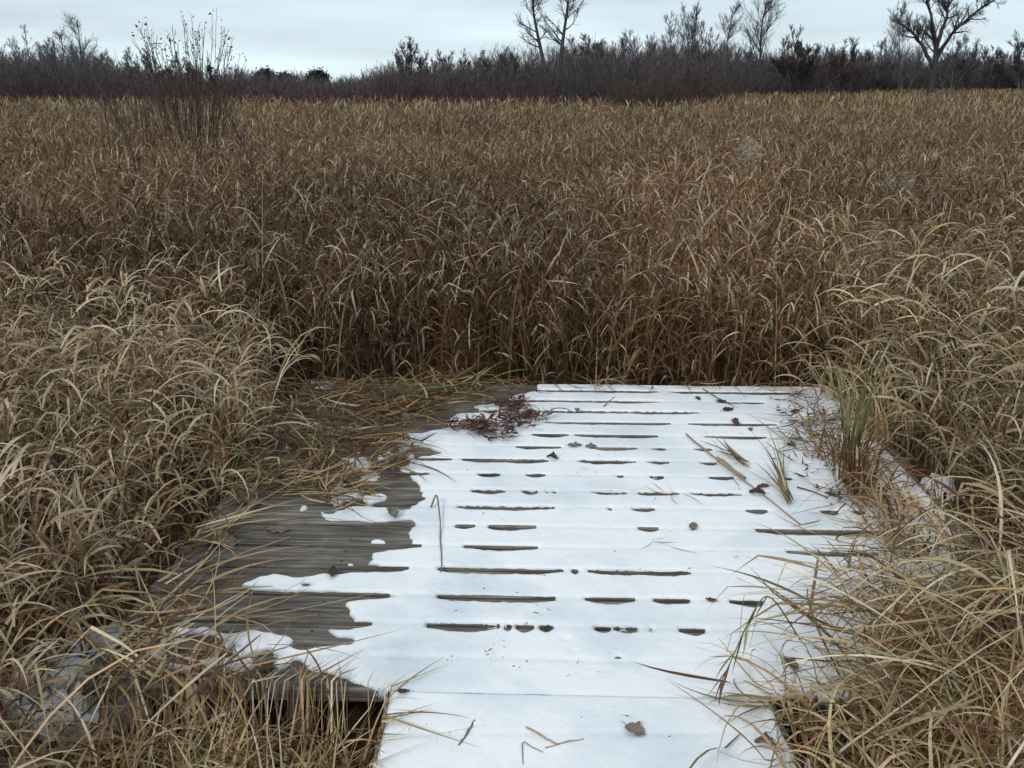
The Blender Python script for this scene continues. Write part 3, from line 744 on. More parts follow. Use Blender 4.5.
tuft('grass_tussock', 'low flattened straw tussock in front of the platform, left of the snowy walk', 'grass tussock',
     [(-0.62, 1.66), (-0.75, 1.7), (-0.55, 1.62), (-0.85, 1.66), (-0.7, 1.55), (-0.95, 1.72), (-0.58, 1.5), (-0.5, 1.5)], 620, (0.12, 0.36), (0.003, 0.008), [(TAN, 5), (BROWN, 2.5), (PALE, 1.6), (OLIVE, 0.6)], (0.0, 0.8), (0.6, 2.2), 1.9, 1.6, rad=0.05)
tuft('grass_tuft', 'sparse short grass in the dark gap between the walk and the left tussock', 'grass tuft', [(-0.42, 1.72), (-0.4, 1.6), (-0.5, 1.82), (-0.6, 1.84), (-0.75, 1.84), (-0.4, 1.8), (-0.65, 1.85), (-0.85, 1.84), (-0.95, 1.84), (-0.55, 1.84), (-0.7, 1.82)], 420, (0.12, 0.36), (0.003, 0.008), [(BROWN, 2.5), (TAN, 4), (PALE, 1.2), (RUST, 0.6)], (0.0, 1.2), (0.3, 2.0), 1.2, 3.0, rad=0.035)
tuft('grass_tussock', 'matted tan grass tussock in the bottom left corner of the picture', 'grass tussock',
     [(-1.25, 1.75), (-1.1, 1.65), (-1.4, 1.9), (-1.5, 1.7), (-1.0, 1.8), (-1.2, 1.5)], 560, (0.15, 0.42), (0.004, 0.012), [(TAN, 5), (BROWN, 2.5), (PALE, 1.4)], (0.3, 1.3), (0.5, 2.2), 0.6, 3.0, rad=0.11, azd=0.8)
tuft('grass_tuft', 'upright rusty tuft growing through the snow near the right rim of the platform', 'grass tuft',
     [G(850, 492)[:2], G(860, 498)[:2], G(838, 470)[:2]], 150, (0.2, 0.42), (0.004, 0.009), [(RUST, 3), (TAN, 3), (BROWN, 3), (OLIVE, 1)], (0.0, 0.5), (0.2, 1.6), 1.6, 2.5, rad=0.035)
tuft('grass_tuft', 'tall green-stemmed tuft standing at the right rim of the platform', 'grass tuft',
     [G(846, 488)[:2]], 26, (0.4, 0.6), (0.005, 0.009), [(GREEN, 3), (OLIVE, 3)], (0.0, 0.15), (0.0, 0.5), 1.6, 2.5, rad=0.012)
tuft('grass_tuft', 'tan drooping tuft hanging over the far right corner of the platform', 'grass tuft',
     [G(830, 400)[:2], G(860, 420)[:2], G(880, 440)[:2]], 130, (0.18, 0.42), (0.005, 0.010), [(TAN, 5), (PALE, 1), (OLIVE, 1)], (0.1, 0.7), (0.8, 2.2), 3.0, 1.2, rad=0.06)
tuft('grass_tuft', 'dark matted tuft spilling over the right rim below the green stems', 'grass tuft',
     [G(908, 545)[:2], G(925, 560)[:2], G(915, 530)[:2]], 130, (0.15, 0.38), (0.004, 0.010), [(TAN, 5), (BROWN, 3), (PALE, 1)], (0.2, 0.9), (0.6, 2.0), 3.0, 1.2, rad=0.07)

# ------------------------------------------------------------------ tubes / branches
def tubes(C, r0, r1, sides=4, colr=None, taper=1.0):
    """C (m,n,3) centre lines -> verts, quads, colours"""
    m, n, _ = C.shape
    T = np.gradient(C, axis=1); T /= np.linalg.norm(T, axis=2, keepdims=True) + 1e-9
    ref = np.where(np.abs(T[:, :1, 2:3]) > 0.9, np.array([1.0, 0.1, 0]), np.array([0, 0.1, 1.0]))
    A = np.cross(T, np.broadcast_to(ref, T.shape)); A /= np.linalg.norm(A, axis=2, keepdims=True) + 1e-9
    B = np.cross(T, A)
    t = np.linspace(0, 1, n)[None, :, None, None]
    r = (np.asarray(r0).reshape(-1, 1, 1, 1) * (1 - t ** taper) + np.asarray(r1).reshape(-1, 1, 1, 1) * t ** taper)
    an = np.arange(sides) * 2 * np.pi / sides
    V = C[:, :, None, :] + r * (A[:, :, None, :] * np.cos(an)[None, None, :, None] + B[:, :, None, :] * np.sin(an)[None, None, :, None])
    k = np.arange(sides if sides > 2 else 1); base = np.stack([k, (k + 1) % sides, (k + 1) % sides + sides, k + sides], -1)
    q = (np.arange(m)[:, None, None, None] * n * sides + np.arange(n - 1)[None, :, None, None] * sides + base[None, None]).reshape(-1, 4)
    c = np.repeat(colr if colr is not None else np.full((m, 3), 0.1), n * sides, 0)
    return V.reshape(-1, 3), q, c
def grow(P0, D, L, n, up, jit, r):
    m = len(P0); pts = [P0]; D = D / np.linalg.norm(D, axis=1, keepdims=True)
    dirs = []
    L = np.broadcast_to(L, (m,))
    for k in range(n - 1):
        D = D + r.normal(0, jit, (m, 3)); D[:, 2] += up
        D = D / np.linalg.norm(D, axis=1, keepdims=True); dirs.append(D)
        pts.append(pts[-1] + D * (L / (n - 1))[:, None])
    dirs.append(D)
    return np.stack(pts, 1), np.stack(dirs, 1)
def children(C, D, L, cnt, t0, t1, ang, lf, r, flat=0.0):
    m, n, _ = C.shape
    k = np.repeat(np.arange(m), cnt); M = len(k)
    t = r.uniform(t0, t1, M); x = t * (n - 1); i = np.clip(x.astype(int), 0, n - 2); f = (x - i)[:, None]
    S = C[k, i] * (1 - f) + C[k, i + 1] * f
    d = D[k, i]
    rnd = r.normal(0, 1, (M, 3)); rnd -= (rnd * d).sum(1, keepdims=True) * d
    rnd /= np.linalg.norm(rnd, axis=1, keepdims=True) + 1e-9
    a = r.uniform(*ang, M)[:, None]
    nd = d * np.cos(a) + rnd * np.sin(a)
    nL = L[k] * lf * r.uniform(0.6, 1.15, M) * (1.1 - 0.6 * t)
    return S, nd, nL, k, t
def bark(n, base, r, j=0.1):
    return np.clip(np.array(base)[None] * (1 + r.normal(0, j, (n, 1))), 0.01, 0.6)

GREYB = (0.10, 0.092, 0.092)
def bare_tree(name, label, px, top, D, group='bare trees along the edge of the field', seed=1, lean=0.0, spread=0.33, trunk_r=0.11, nb=14, colr=GREYB, stems=1, t0=0.25, up=0.10, cat='tree', ang=(0.5, 1.0), n2=13, n3=14, tw=0.012, fan=0.12, forks=None, topz=None, path=None, jit=0.05, base_x=None):
    r = np.random.default_rng(seed); spread *= 1.1; up *= 0.7
    bushy = stems > 2 and fan >= 0.2
    if bushy:
        stems = 9; nb = 12; n2 = 10; n3 = 10; spread = 0.36; tw *= 1.05; top -= 5; jit = 0.04; t0 = 0.2; fan *= 0.85; ang = (0.3, 0.75); colr = tuple(c * 1.25 for c in colr)
    elif stems > 1: nb = max(10, int(nb * 2.4 / stems ** 0.8)); n2 = 9; n3 = 8; ang = (0.35, 0.8)
    else: nb = int(nb * 1.4) + 2; n3 = min(n3, 9); n2 = min(n2, 10)
    B = P(px, 100, D); B[2] = GROUND_Z
    Tp = P(px, top, D)
    Hh = Tp[2] - GROUND_Z
    e = empty(name, tuple(B)); tag(e, label, cat, group)
    if path is not None:     # trunk follows given pixel waypoints
        pts = [P(a, b_, D) - B for a, b_ in path]
        pts[0][2] = 0
        pts = np.array(pts); n = 12
        s = np.linspace(0, len(pts) - 1, n); i = np.clip(s.astype(int), 0, len(pts) - 2); f = (s - i)[:, None]
        C = (pts[i] * (1 - f) + pts[i + 1] * f)[None]; C[:, 1:-1, 1] += r.normal(0, 0.1, (1, n - 2))
        Dd = np.gradient(C, axis=1); Dd /= np.linalg.norm(Dd, axis=2, keepdims=True)
        L = np.array([Hh])
    else:
        P0 = r.normal(0, 0.12 if stems > 1 else 0, (stems, 3)); P0[:, 2] = 0
        D0 = np.stack([r.normal(0, fan, stems) + lean, r.normal(0, fan, stems), np.ones(stems)], -1)
        if stems > 1:
            D0[:, 0] = np.linspace(-1, 1, stems) * fan * 2.2 + lean + r.normal(0, fan * 0.2, stems)
        L = Hh * (1 - (0.28 if bushy else 0.08) * np.abs(np.linspace(-1, 1, stems) if stems > 1 else np.zeros(1)) ** 1.5) * r.uniform(0.9, 1.0, stems)
        L[len(L) // 2] = Hh * 0.97
        C, Dd = grow(P0, D0, L, 9, 0.04, jit, r)
    trs = trunk_r * (1 if stems == 1 else 0.6)
    for j in range(len(C)):
        V, q, c = tubes(C[j:j + 1], [trs], [trs * 0.12], 6, bark(1, colr, r), 0.9)
        mesh_np('trunk', V, [q], M_BARK, e, c)
    if forks:
        CC, DD, LL_ = [C[0]], [Dd[0]], [L[0]]
        for fk in forks:
            pts = np.array([P(a, b_, D) - B for a, b_ in fk]); n = 12
            s = np.linspace(0, len(pts) - 1, n); i = np.clip(s.astype(int), 0, len(pts) - 2); f = (s - i)[:, None]
            c1 = pts[i] * (1 - f) + pts[i + 1] * f; c1[1:, 1] += r.normal(0, 0.1, n - 1)
            d1 = np.gradient(c1, axis=0); d1 /= np.linalg.norm(d1, axis=1, keepdims=True)
            V, q, c = tubes(c1[None], [trs * 0.62], [trs * 0.12], 6, bark(1, colr, r), 0.9)
            mesh_np('limb', V, [q], M_BARK, e, c)
            CC.append(c1); DD.append(d1); LL_.append(L[0] * 0.6)
        C = np.stack(CC); Dd = np.stack(DD); L = np.array(LL_)
    bag = Bag()
    # main limbs
    S, nd, nL, k, t = children(C, Dd, L, nb, t0, 0.97, ang, spread, r)
    C1, D1 = grow(S, nd, nL, 6, up, 0.10, r)
    r1 = trs * 0.42 * (1.05 - t)
    r1 = np.maximum(r1, tw * 1.2)
    bag.add(*tubes(C1, r1, r1 * 0.25, 4, bark(len(C1), colr, r)))
    S, nd, nL2, k, t = children(C1, D1, nL, n2, 0.15, 1.0, (0.35, 0.9), 0.62, r)
    C2, D2 = grow(S, nd, nL2, 4, up * 0.8, 0.07, r)
    bag.add(*tubes(C2, np.full(len(C2), tw), np.full(len(C2), tw * 0.4), 3, bark(len(C2), colr, r)))
    if n3:
        S, nd, nL3, k, t = children(C2, D2, nL2, n3, 0.15, 1.0, (0.3, 0.8), 0.7, r)
        C3, D3 = grow(S, nd, nL3, 3, up * 0.6, 0.06, r)
        bag.add(*tubes(C3, np.full(len(C3), tw * 0.62), np.full(len(C3), tw * 0.3), 2, bark(len(C3), np.array(colr) * 1.1, r)))
    bag.build('crown', M_BARK, e)
    return e

WHITEB = (0.30, 0.29, 0.28)
REDB = (0.095, 0.068, 0.062)
# left wood
bare_tree('bare_tree', 'bare grey tree at the far left edge of the picture', 6, 38, 88, seed=1, spread=0.30, stems=3, nb=12)
bare_tree('birch_tree', 'pale-barked slim bare tree, first of the pair near the left edge', 30, 34, 84, seed=2, colr=WHITEB, spread=0.22, trunk_r=0.10, nb=14, group='pale slim trees at the left')
bare_tree('birch_tree', 'pale-barked slim bare tree just left of the broad grey tree', 50, 40, 82, seed=3, colr=WHITEB, spread=0.22, trunk_r=0.10, nb=14, group='pale slim trees at the left')
bare_tree('bare_tree', 'slender spire-topped bare tree among the left trees', 36, 22, 95, seed=4, spread=0.16, nb=18, n2=5)
bare_tree('bare_tree', 'broad bare tree with rounded crown, tallest of the left trees', 84, 19, 80, seed=5, spread=0.40, nb=16, trunk_r=0.15, t0=0.25, n3=11)
bare_tree('bare_tree', 'bare tree leaning left beside the broad rounded tree', 68, 28, 86, seed=6, spread=0.30, nb=12, lean=-0.1)
bare_tree('bare_tree', 'low bushy bare tree behind the willow shrub', 150, 52, 70, seed=7, spread=0.45, stems=4, nb=9, fan=0.3, tw=0.016)
bare_tree('bare_tree', 'small bushy bare tree right of the willow shrub', 186, 58, 70, seed=8, spread=0.45, stems=4, nb=9, fan=0.3, tw=0.016)
bare_tree('bare_tree', 'thin bare tree between the pale-barked trees and the far left edge', 18, 42, 80, seed=41, spread=0.34, stems=2, nb=12)
bare_tree('bare_tree', 'short bushy bare tree filling in right of the broad rounded tree', 104, 56, 78, seed=42, spread=0.40, stems=4, nb=10, fan=0.25)
# centre
bare_tree('bare_tree', 'round dense bare tree left of centre above the thicket', 413, 47, 64, seed=10, spread=0.48, stems=5, nb=11, fan=0.28, tw=0.017, trunk_r=0.1)
bare_tree('bare_tree', 'low bare tree between the round tree and the leaning pair', 458, 58, 66, seed=11, spread=0.5, stems=4, nb=9, fan=0.3, tw=0.017)
bare_tree('bare_tree', 'low bushy bare tree just left of the leaning tall tree', 505, 56, 60, seed=12, spread=0.5, stems=5, nb=9, fan=0.35, tw=0.017)
bare_tree('bare_tree', 'tall bare tree leaning left, left one of the central pair', 545, -14, 52, seed=13, path=[(548, 100), (546, 75), (541, 50), (535, 22), (532, 0), (529, -16)], spread=0.24, nb=13, trunk_r=0.17, t0=0.40, up=0.04, tw=0.013, colr=(0.062, 0.056, 0.055), ang=(0.7, 1.25), n2=11, n3=9, group='tall central pair of bare trees')
bare_tree('bare_tree', 'tall straight bare tree, right one of the central pair', 563, -16, 54, seed=14, path=[(558, 100), (560, 70), (562, 45), (566, 20), (568, 0), (571, -18)], spread=0.27, nb=14, trunk_r=0.18, t0=0.38, up=0.05, tw=0.013, colr=(0.062, 0.056, 0.055), ang=(0.7, 1.25), n2=11, n3=9, group='tall central pair of bare trees')
bare_tree('bare_tree', 'dense bushy bare tree behind the central tall pair', 584, 38, 62, seed=15, spread=0.45, stems=5, nb=12, fan=0.3, tw=0.017)
bare_tree('bare_tree', 'upright twiggy sapling right of the central tall pair', 612, 34, 64, seed=16, spread=0.3, stems=3, nb=12, fan=0.1, up=0.2)
bare_tree('bare_tree', 'upright twiggy sapling halfway between central pair and fan-shaped tree', 638, 28, 66, seed=17, spread=0.3, stems=4, nb=12, fan=0.12, up=0.2)
bare_tree('bare_tree', 'bare tree with many stems fanning wide like a brush', 688, 13, 70, seed=18, spread=0.42, stems=7, nb=12, fan=0.26, tw=0.014, up=0.12, t0=0.4, trunk_r=0.13)
bare_tree('bare_tree', 'slim pale bare tree next to the tallest right-of-centre tree', 722, 2, 74, seed=19, spread=0.26, nb=20, trunk_r=0.10, t0=0.35, up=0.15, colr=(0.13, 0.12, 0.12))
bare_tree('bare_tree', 'tallest bare tree right of centre, crown cut by the top of the picture', 756, -14, 72, seed=20, spread=0.33, nb=20, trunk_r=0.14, t0=0.3, up=0.12, n3=12)
bare_tree('bare_tree', 'compact dark bare bush-tree right of the tallest tree', 795, 39, 60, seed=21, spread=0.42, stems=6, nb=14, fan=0.22, tw=0.02, colr=(0.075, 0.066, 0.066))
bare_tree('bare_tree', 'rounded reddish-grey bare tree midway along the right thicket', 843, 45, 70, seed=22, spread=0.48, stems=6, nb=12, fan=0.34, tw=0.018, colr=(0.10, 0.08, 0.078))
bare_tree('bare_tree', 'slender bare tree left of the big forked tree', 903, 8, 78, seed=23, spread=0.36, stems=3, nb=16, fan=0.10, tw=0.014, trunk_r=0.12)
bare_tree('bare_tree', 'big dark bare tree near the right edge forking into several thick limbs', 932, -16, 68, seed=24, path=[(930, 97), (934, 75), (936, 55), (934, 30), (928, 5), (922, -18)], forks=[[(935, 62), (946, 42), (960, 25), (978, 10), (1000, -4)], [(936, 50), (944, 25), (948, 5), (955, -18)], [(934, 68), (922, 45), (910, 30), (898, 22)]], spread=0.30, nb=15, trunk_r=0.26, t0=0.35, up=0.08, tw=0.017, ang=(0.5, 1.1), n2=9, n3=7, colr=(0.065, 0.058, 0.058))
bare_tree('bare_tree', 'bushy bare tree clustered at the foot of the forked tree', 950, 42, 80, seed=26, spread=0.42, stems=4, nb=12, fan=0.28, tw=0.016)
bare_tree('bare_tree', 'low round bare tree right of the forked tree', 984, 52, 100, seed=27, spread=0.45, stems=4, nb=10, fan=0.3, tw=0.022)
bare_tree('bare_tree', 'bare tree cut by the right edge of the picture', 1022, 38, 95, seed=28, spread=0.42, stems=3, nb=12, fan=0.25, tw=0.02)

for i_, (px_, tp_, D_, sd_, lb_) in enumerate([
        (60, 44, 90, 61, 'bushy grey bare tree between the birches and the broad rounded tree'),
        (440, 60, 70, 62, 'low domed bare tree right of the round dense tree'),
        (482, 60, 72, 63, 'low domed bare tree midway between the round tree and the central pair'),
        (600, 46, 72, 64, 'domed grey bare tree close behind the upright saplings'),
        (660, 42, 76, 65, 'domed grey bare tree just left of the wide fanning tree'),
        (738, 50, 78, 66, 'domed bare tree at the foot of the slim pale tree'),
        (820, 52, 80, 67, 'low domed bare tree between the compact dark and reddish-grey trees'),
        (872, 48, 84, 68, 'domed bare tree left of the slender and forked trees'),
        (1004, 52, 100, 69, 'domed bare tree nearest the right edge of the skyline')]):
    bare_tree('bare_tree', lb_, px_, tp_, D_, seed=sd_, stems=5, nb=10, fan=0.30, tw=0.014)
# ------------------------------------------------------------------ conifers far left of centre
def conifer(px, top, D, w, label, seed):
    r = np.random.default_rng(seed)
    B = P(px, 100, D); B[2] = GROUND_Z
    Hh = P(px, top, D)[2] - GROUND_Z
    e = empty('conifer', tuple(B)); tag(e, label, 'tree', 'dark conifers on the skyline')
    C, Dd = grow(np.zeros((1, 3)), np.array([[0, 0, 1.0]]), np.array([Hh * 0.95]), 8, 0.05, 0.02, r)
    V, q, c = tubes(C, [0.25], [0.05], 6, bark(1, (0.06, 0.045, 0.04), r)); mesh_np('trunk', V, [q], M_BARK, e, c)
    n = 5200
    # whorled clumps of needles
    cl = 34
    ct = r.uniform(0.25, 0.97, cl); ca_ = r.uniform(0, 6.28, cl); cr_ = w * (0.35 + 0.65 * r.random(cl)) * (1.1 - ct ** 2 * 0.75)
    cc = np.stack([np.cos(ca_) * cr_, np.sin(ca_) * cr_, ct * Hh], -1)
    i = r.integers(0, cl, n)
    Pp = cc[i] + r.normal(0, 1, (n, 3)) * np.array([0.45, 0.45, 0.28])
    d = r.normal(0, 1, (n, 3)); d /= np.linalg.norm(d, axis=1, keepdims=True)
    s = np.cross(d, r.normal(0, 1, (n, 3))); s /= np.linalg.norm(s, axis=1, keepdims=True)
    V = np.stack([Pp, Pp + d * .3 + s * 0.08, Pp + d * .38, Pp + d * .3 - s * .08], 1).reshape(-1, 3)
    q = np.arange(n * 4).reshape(-1, 4)
    colr = np.repeat(pick([(0.028, 0.04, 0.03), (0.035, 0.05, 0.035), (0.02, 0.03, 0.025)], n, r=r), 4, 0)
    mesh_np('crown', V, [q], M_BARK, e, colr)
conifer(268, 72, 120, 1.3, 'dark round-topped conifer, left one on the low skyline', 31)
conifer(286, 77, 122, 1.0, 'small dark conifer tucked right of the round-topped conifer', 32)
conifer(318, 73, 125, 1.5, 'dark flat-topped conifer, right one on the low skyline', 33)

# ------------------------------------------------------------------ thickets
def edge_D(px):
    return np.interp(px, [-200, 0, 300, 500, 640, 700, 760, 900, 1024, 1250], [50, 50, 44, 46, 42, 50, 62, 88, 100, 110])
def thicket(name, label, px0, px1, n, topf, off, colr, seed, nt=6, rad=0.010, fan=0.42, twf=0.45):
    r = np.random.default_rng(seed)
    px = r.uniform(px0, px1, n)
    Dn = edge_D(px) + off[0] + r.random(n) ** 1.3 * (off[1] - off[0])
    B = np.stack([(px - 512) / F * (Dn / math.cos(PITCH)) * 0 + (px - 512) / F * Dn * 0.95, Dn, np.full(n, GROUND_Z)], -1)
    ty = np.interp(px, [a for a, _ in topf], [b_ for _, b_ in topf]) + (fbm(px / 22.0, px * 0 + seed, seed, 3) - 0.5) * 22
    zt = CAM_H + (82 - ty) / F * Dn * 1.0
    Hh = (zt - GROUND_Z) * (1 - 0.6 * r.random(n) ** 1.6)
    D0 = np.stack([r.normal(0, fan, n), r.normal(0, fan, n), np.ones(n)], -1)
    C, Dd = grow(B, D0, Hh, 5, 0.06, 0.08, r)
    sc = Dn / 50.0
    bag = Bag()
    bag.add(*tubes(C, rad * 1.5 * sc, rad * 0.5 * sc, 3, bark(n, colr, r, 0.25)))
    S, nd, nL, k, t = children(C, Dd, Hh, nt, 0.12, 1.0, (0.3, 0.9), twf, r)
    C2, D2 = grow(S, nd, nL, 4, 0.15, 0.12, r)
    bag.add(*tubes(C2, rad * 0.8 * sc[k], rad * 0.4 * sc[k], 3, bark(len(k), colr, r, 0.25)))
    S, nd, nL, k2, t = children(C2, D2, nL, 3, 0.15, 1.0, (0.3, 0.9), 0.6, r)
    C3, D3 = grow(S, nd, nL, 3, 0.12, 0.12, r)
    bag.add(*tubes(C3, rad * 0.9 * sc[k][k2], rad * 0.5 * sc[k][k2], 2, bark(len(k2), colr, r, 0.25)))
    o = bag.build(name, M_BARK)
    tag(o, label, 'thicket', kind='stuff')
TOPF = [(-200, 52), (0, 56), (100, 58), (140, 67), (240, 74), (290, 78), (370, 77), (400, 64), (520, 60), (560, 52), (640, 50), (740, 54), (860, 56), (940, 60), (1024, 62), (1250, 60)]
thicket('far_thicket', 'grey mass of distant bare brush filling the skyline behind the field', -120, 1160, 9500, TOPF, (14, 40), (0.135, 0.122, 0.125), 51, nt=8, rad=0.011)
thicket('bare_thicket', 'dark brown-grey bare brush along the back edge of the field', -80, 1120, 8500, [(a, b_ + 9) for a, b_ in TOPF], (1, 12), (0.10, 0.085, 0.083), 52, nt=7, rad=0.009)
thicket('red_thicket', 'reddish dogwood brush jutting into the field right of centre', 618, 725, 900, [(600, 84), (650, 74), (690, 72), (725, 86)], (-5, 1), REDB, 53, nt=7, rad=0.010)
thicket('red_thicket', 'reddish low brush below the round bare tree left of centre', 250, 560, 1300, [(250, 92), (330, 90), (400, 80), (440, 86), (560, 92)], (-2, 2), (0.095, 0.066, 0.062), 54, nt=6, rad=0.010)
thicket('red_thicket', 'reddish low brush at the left end of the field', -60, 250, 1100, [(-60, 88), (60, 84), (130, 88), (250, 92)], (-2, 2), (0.095, 0.068, 0.064), 55, nt=6, rad=0.010)

# ------------------------------------------------------------------ willow shrub with buds
def buds(bag, Pts, size, r, colr):
    n = len(Pts)
    d = r.normal(0, 1, (n, 3)); d /= np.linalg.norm(d, axis=1, keepdims=True)
    s = np.cross(d, r.normal(0, 1, (n, 3))); s /= np.linalg.norm(s, axis=1, keepdims=True)
    sz = (size * r.uniform(0.6, 1.3, n))[:, None]
    V = np.stack([Pts, Pts + d * sz * 0.5 + s * sz * 0.3, Pts + d * sz, Pts + d * sz * 0.5 - s * sz * 0.3], 1).reshape(-1, 3)
    bag.add(V, np.arange(n * 4).reshape(-1, 4), np.repeat(pick(colr, n, r=r), 4, 0))
def willow():
    r = np.random.default_rng(61)
    D = 15.0
    base = P(190, 150, D); base[2] = GROUND_Z
    e = empty('willow_shrub', tuple(base)); tag(e, 'tall sparse willow shrub with dry buds rising above the field at left', 'shrub')
    tips = [(133, 34), (140, 24), (146, 18), (152, 30), (160, 42), (168, 32), (172, 22), (178, 40), (183, 12), (187, 20), (192, 17), (198, 30), (205, 24), (212, 12), (216, 18), (222, 30), (228, 40), (232, 38), (240, 52), (246, 56), (126, 50), (120, 60), (156, 50), (200, 46), (210, 50), (186, 50)]
    tips = [(a, b_ + 3) for a, b_ in tips] + [(a + d, b_ + 18) for (a, b_), d in zip(tips, np.random.default_rng(5).uniform(-12, 12, 26))]
    n = len(tips)
    T = np.array([P(a, b_, D + r.normal(0, 0.4)) for a, b_ in tips]) - base
    B0 = T * np.array([0.32, 0.3, 0]) + r.normal(0, 0.06, (n, 3)); B0[:, 2] = 0
    t = np.linspace(0, 1, 9)[None, :, None]
    mid = B0 + (T - B0) * np.array([0.35, 0.4, 0.5])
    C = (1 - t) ** 2 * B0[:, None] + 2 * t * (1 - t) * mid[:, None] + t ** 2 * T[:, None]
    C[:, 1:-1] += r.normal(0, 0.012, (n, 7, 3))
    Dd = np.gradient(C, axis=1); Dd /= np.linalg.norm(Dd, axis=2, keepdims=True)
    bag = Bag(); c = bark(n, (0.075, 0.055, 0.045), r)
    
    for j in range(n):
        V, q, cc = tubes(C[j:j + 1], [0.009], [0.0025], 4, c[j:j + 1]); mesh_np('stem', V, [q], M_BARK, e, cc)
    S, nd, nL, k, tt = children(C, Dd, np.full(n, 2.7), 9, 0.45, 1.0, (0.2, 0.6), 0.13, r)
    C2, D2 = grow(S, nd, nL, 4, 0.15, 0.08, r)
    tb = Bag(); tb.add(*tubes(C2, np.full(len(C2), 0.004), np.full(len(C2), 0.002), 3, bark(len(C2), (0.075, 0.06, 0.05), r)))
    tb.build('twigs', M_BARK, e)['kind'] = 'stuff'
    bb = Bag()
    buds(bb, C2[r.integers(0, len(C2), 420), r.integers(1, 4, 420)] + r.normal(0, .01, (420, 3)), 0.035, r, [(0.06, 0.05, 0.045), (0.09, 0.07, 0.05)])
    tp = C[:, -1][r.integers(0, n, 160)] + r.normal(0, 1, (160, 3)) * np.array([0.02, 0.02, 0.06])
    buds(bb, tp, 0.05, r, [(0.06, 0.05, 0.045), (0.09, 0.07, 0.05)])
    bb.build('buds', M_LEAF, e)['kind'] = 'stuff'
    # low brush of the same shrub
willow()
def brush_clump(label, px0, px1, top, D, n, seed, colr=(0.07, 0.055, 0.05)):
    r = np.random.default_rng(seed)
    b0 = P((px0 + px1) / 2, 150, D); b0[2] = GROUND_Z
    px = r.uniform(px0, px1, n)
    T = np.array([P(a, top + abs(r.normal(0, 14)), D + r.normal(0, 0.5)) for a in px]) - b0
    B0 = T * np.array([0.6, 0.6, 0]); n_ = n
    t = np.linspace(0, 1, 6)[None, :, None]
    C = B0[:, None] * (1 - t) + T[:, None] * t; C[:, 1:] += r.normal(0, 0.02, (n, 5, 3))
    Dd = np.gradient(C, axis=1); Dd /= np.linalg.norm(Dd, axis=2, keepdims=True)
    bag = Bag(); bag.add(*tubes(C, np.full(n, 0.008), np.full(n, 0.003), 3, bark(n, colr, r)))
    S, nd, nL, k, tt = children(C, Dd, np.full(n, 1.5), 6, 0.35, 1.0, (0.25, 0.8), 0.3, r)
    C2, D2 = grow(S, nd, nL, 4, 0.12, 0.08, r)
    bag.add(*tubes(C2, np.full(len(C2), 0.004), np.full(len(C2), 0.002), 3, bark(len(C2), colr, r)))
    o = bag.build('low_shrub', M_BARK); o.location = tuple(b0); tag(o, label, 'shrub')
brush_clump('low twiggy shrub at the foot of the tall willow in the field', 120, 250, 78, 16, 20, 71, (0.10, 0.08, 0.07))
brush_clump('leaning dark-stemmed shrub in the field left of the willow', 95, 150, 84, 14, 14, 72)

# ------------------------------------------------------------------ single tall stalks
def stalk(name, label, path, D, r0, r1, colr, seed, head=0, headcol=None, side=0, group=None, cat='plant stalk'):
    r = np.random.default_rng(seed)
    pts = np.array([P(a, b_, D + dd) for a, b_, dd in path])
    base = pts[0].copy(); base[2] = GROUND_Z; 
    pts = np.concatenate([[base], pts]) - base
    s = np.linspace(0, len(pts) - 1, 14); i = np.clip(s.astype(int), 0, len(pts) - 2); f = (s - i)[:, None]
    C = (pts[i] * (1 - f) + pts[i + 1] * f)[None]; C[:, 1:] += r.normal(0, 0.004, (1, 13, 3))
    Dd = np.gradient(C, axis=1); Dd /= np.linalg.norm(Dd, axis=2, keepdims=True)
    e = empty(name, tuple(base)); tag(e, label, cat, group)
    bag = Bag(); bag.add(*tubes(C, [r0], [r1], 6, bark(1, colr, r))); bag.build('stem', M_LEAF, e)
    b2 = Bag()
    if side:
        S, nd, nL, k, t = children(C, Dd, np.array([1.0]), side, 0.3, 1.0, (0.3, 0.7), 0.16, r)
        C2, _ = grow(S, nd, nL, 4, 0.15, 0.08, r)
        b2.add(*tubes(C2, np.full(side, r1), np.full(side, r1 * 0.5), 3, bark(side, colr, r)))
    if head:
        hp = C[0, -4:][r.integers(0, 4, head)] * 1.0
        u = r.random(head)[:, None]
        hp = C[0, -4] * (1 - u) + C[0, -1] * u + r.normal(0, r0 * 0.9, (head, 3))
        buds(b2, hp, r0 * 1.9, r, headcol or [colr])
    if b2.n: b2.build('seed_head' if head else 'side_twigs', M_LEAF, e)['kind'] = 'stuff'
    return e
stalk('weed_stalk', 'long dark reddish weed stalk with a seed spike leaning left above the field', [(285, 250, 0), (262, 190, .1), (240, 140, .2), (222, 100, .3), (216, 84, .33), (207, 66, .35)], 4.9, 0.0078, 0.0045, (0.045, 0.028, 0.024), 81, head=160, headcol=[(0.03, 0.025, 0.022), (0.06, 0.04, 0.03)], side=12)
stalk('weed_stalk', 'thin dark stalk leaning left, rising from grass below the willow shrub', [(134, 155, 0), (118, 118, 0), (100, 88, 0), (84, 66, 0)], 9.5, 0.014, 0.005, (0.075, 0.05, 0.045), 82, side=14)
stalk('weed_stalk', 'thin dark stem leaning right below the willow shrub', [(240, 140, 0), (252, 118, 0), (262, 100, 0)], 11, 0.006, 0.003, (0.075, 0.05, 0.045), 83, side=8)
stalk('straw_stalk', 'pale upright straw stalk with a frayed leaf at the left edge of the platform', [(256, 400, 0), (258, 330, 0), (262, 260, 0), (262, 170, 0)], 4.6, 0.0028, 0.0012, (0.42, 0.34, 0.24), 84, side=3, cat='grass stalk')
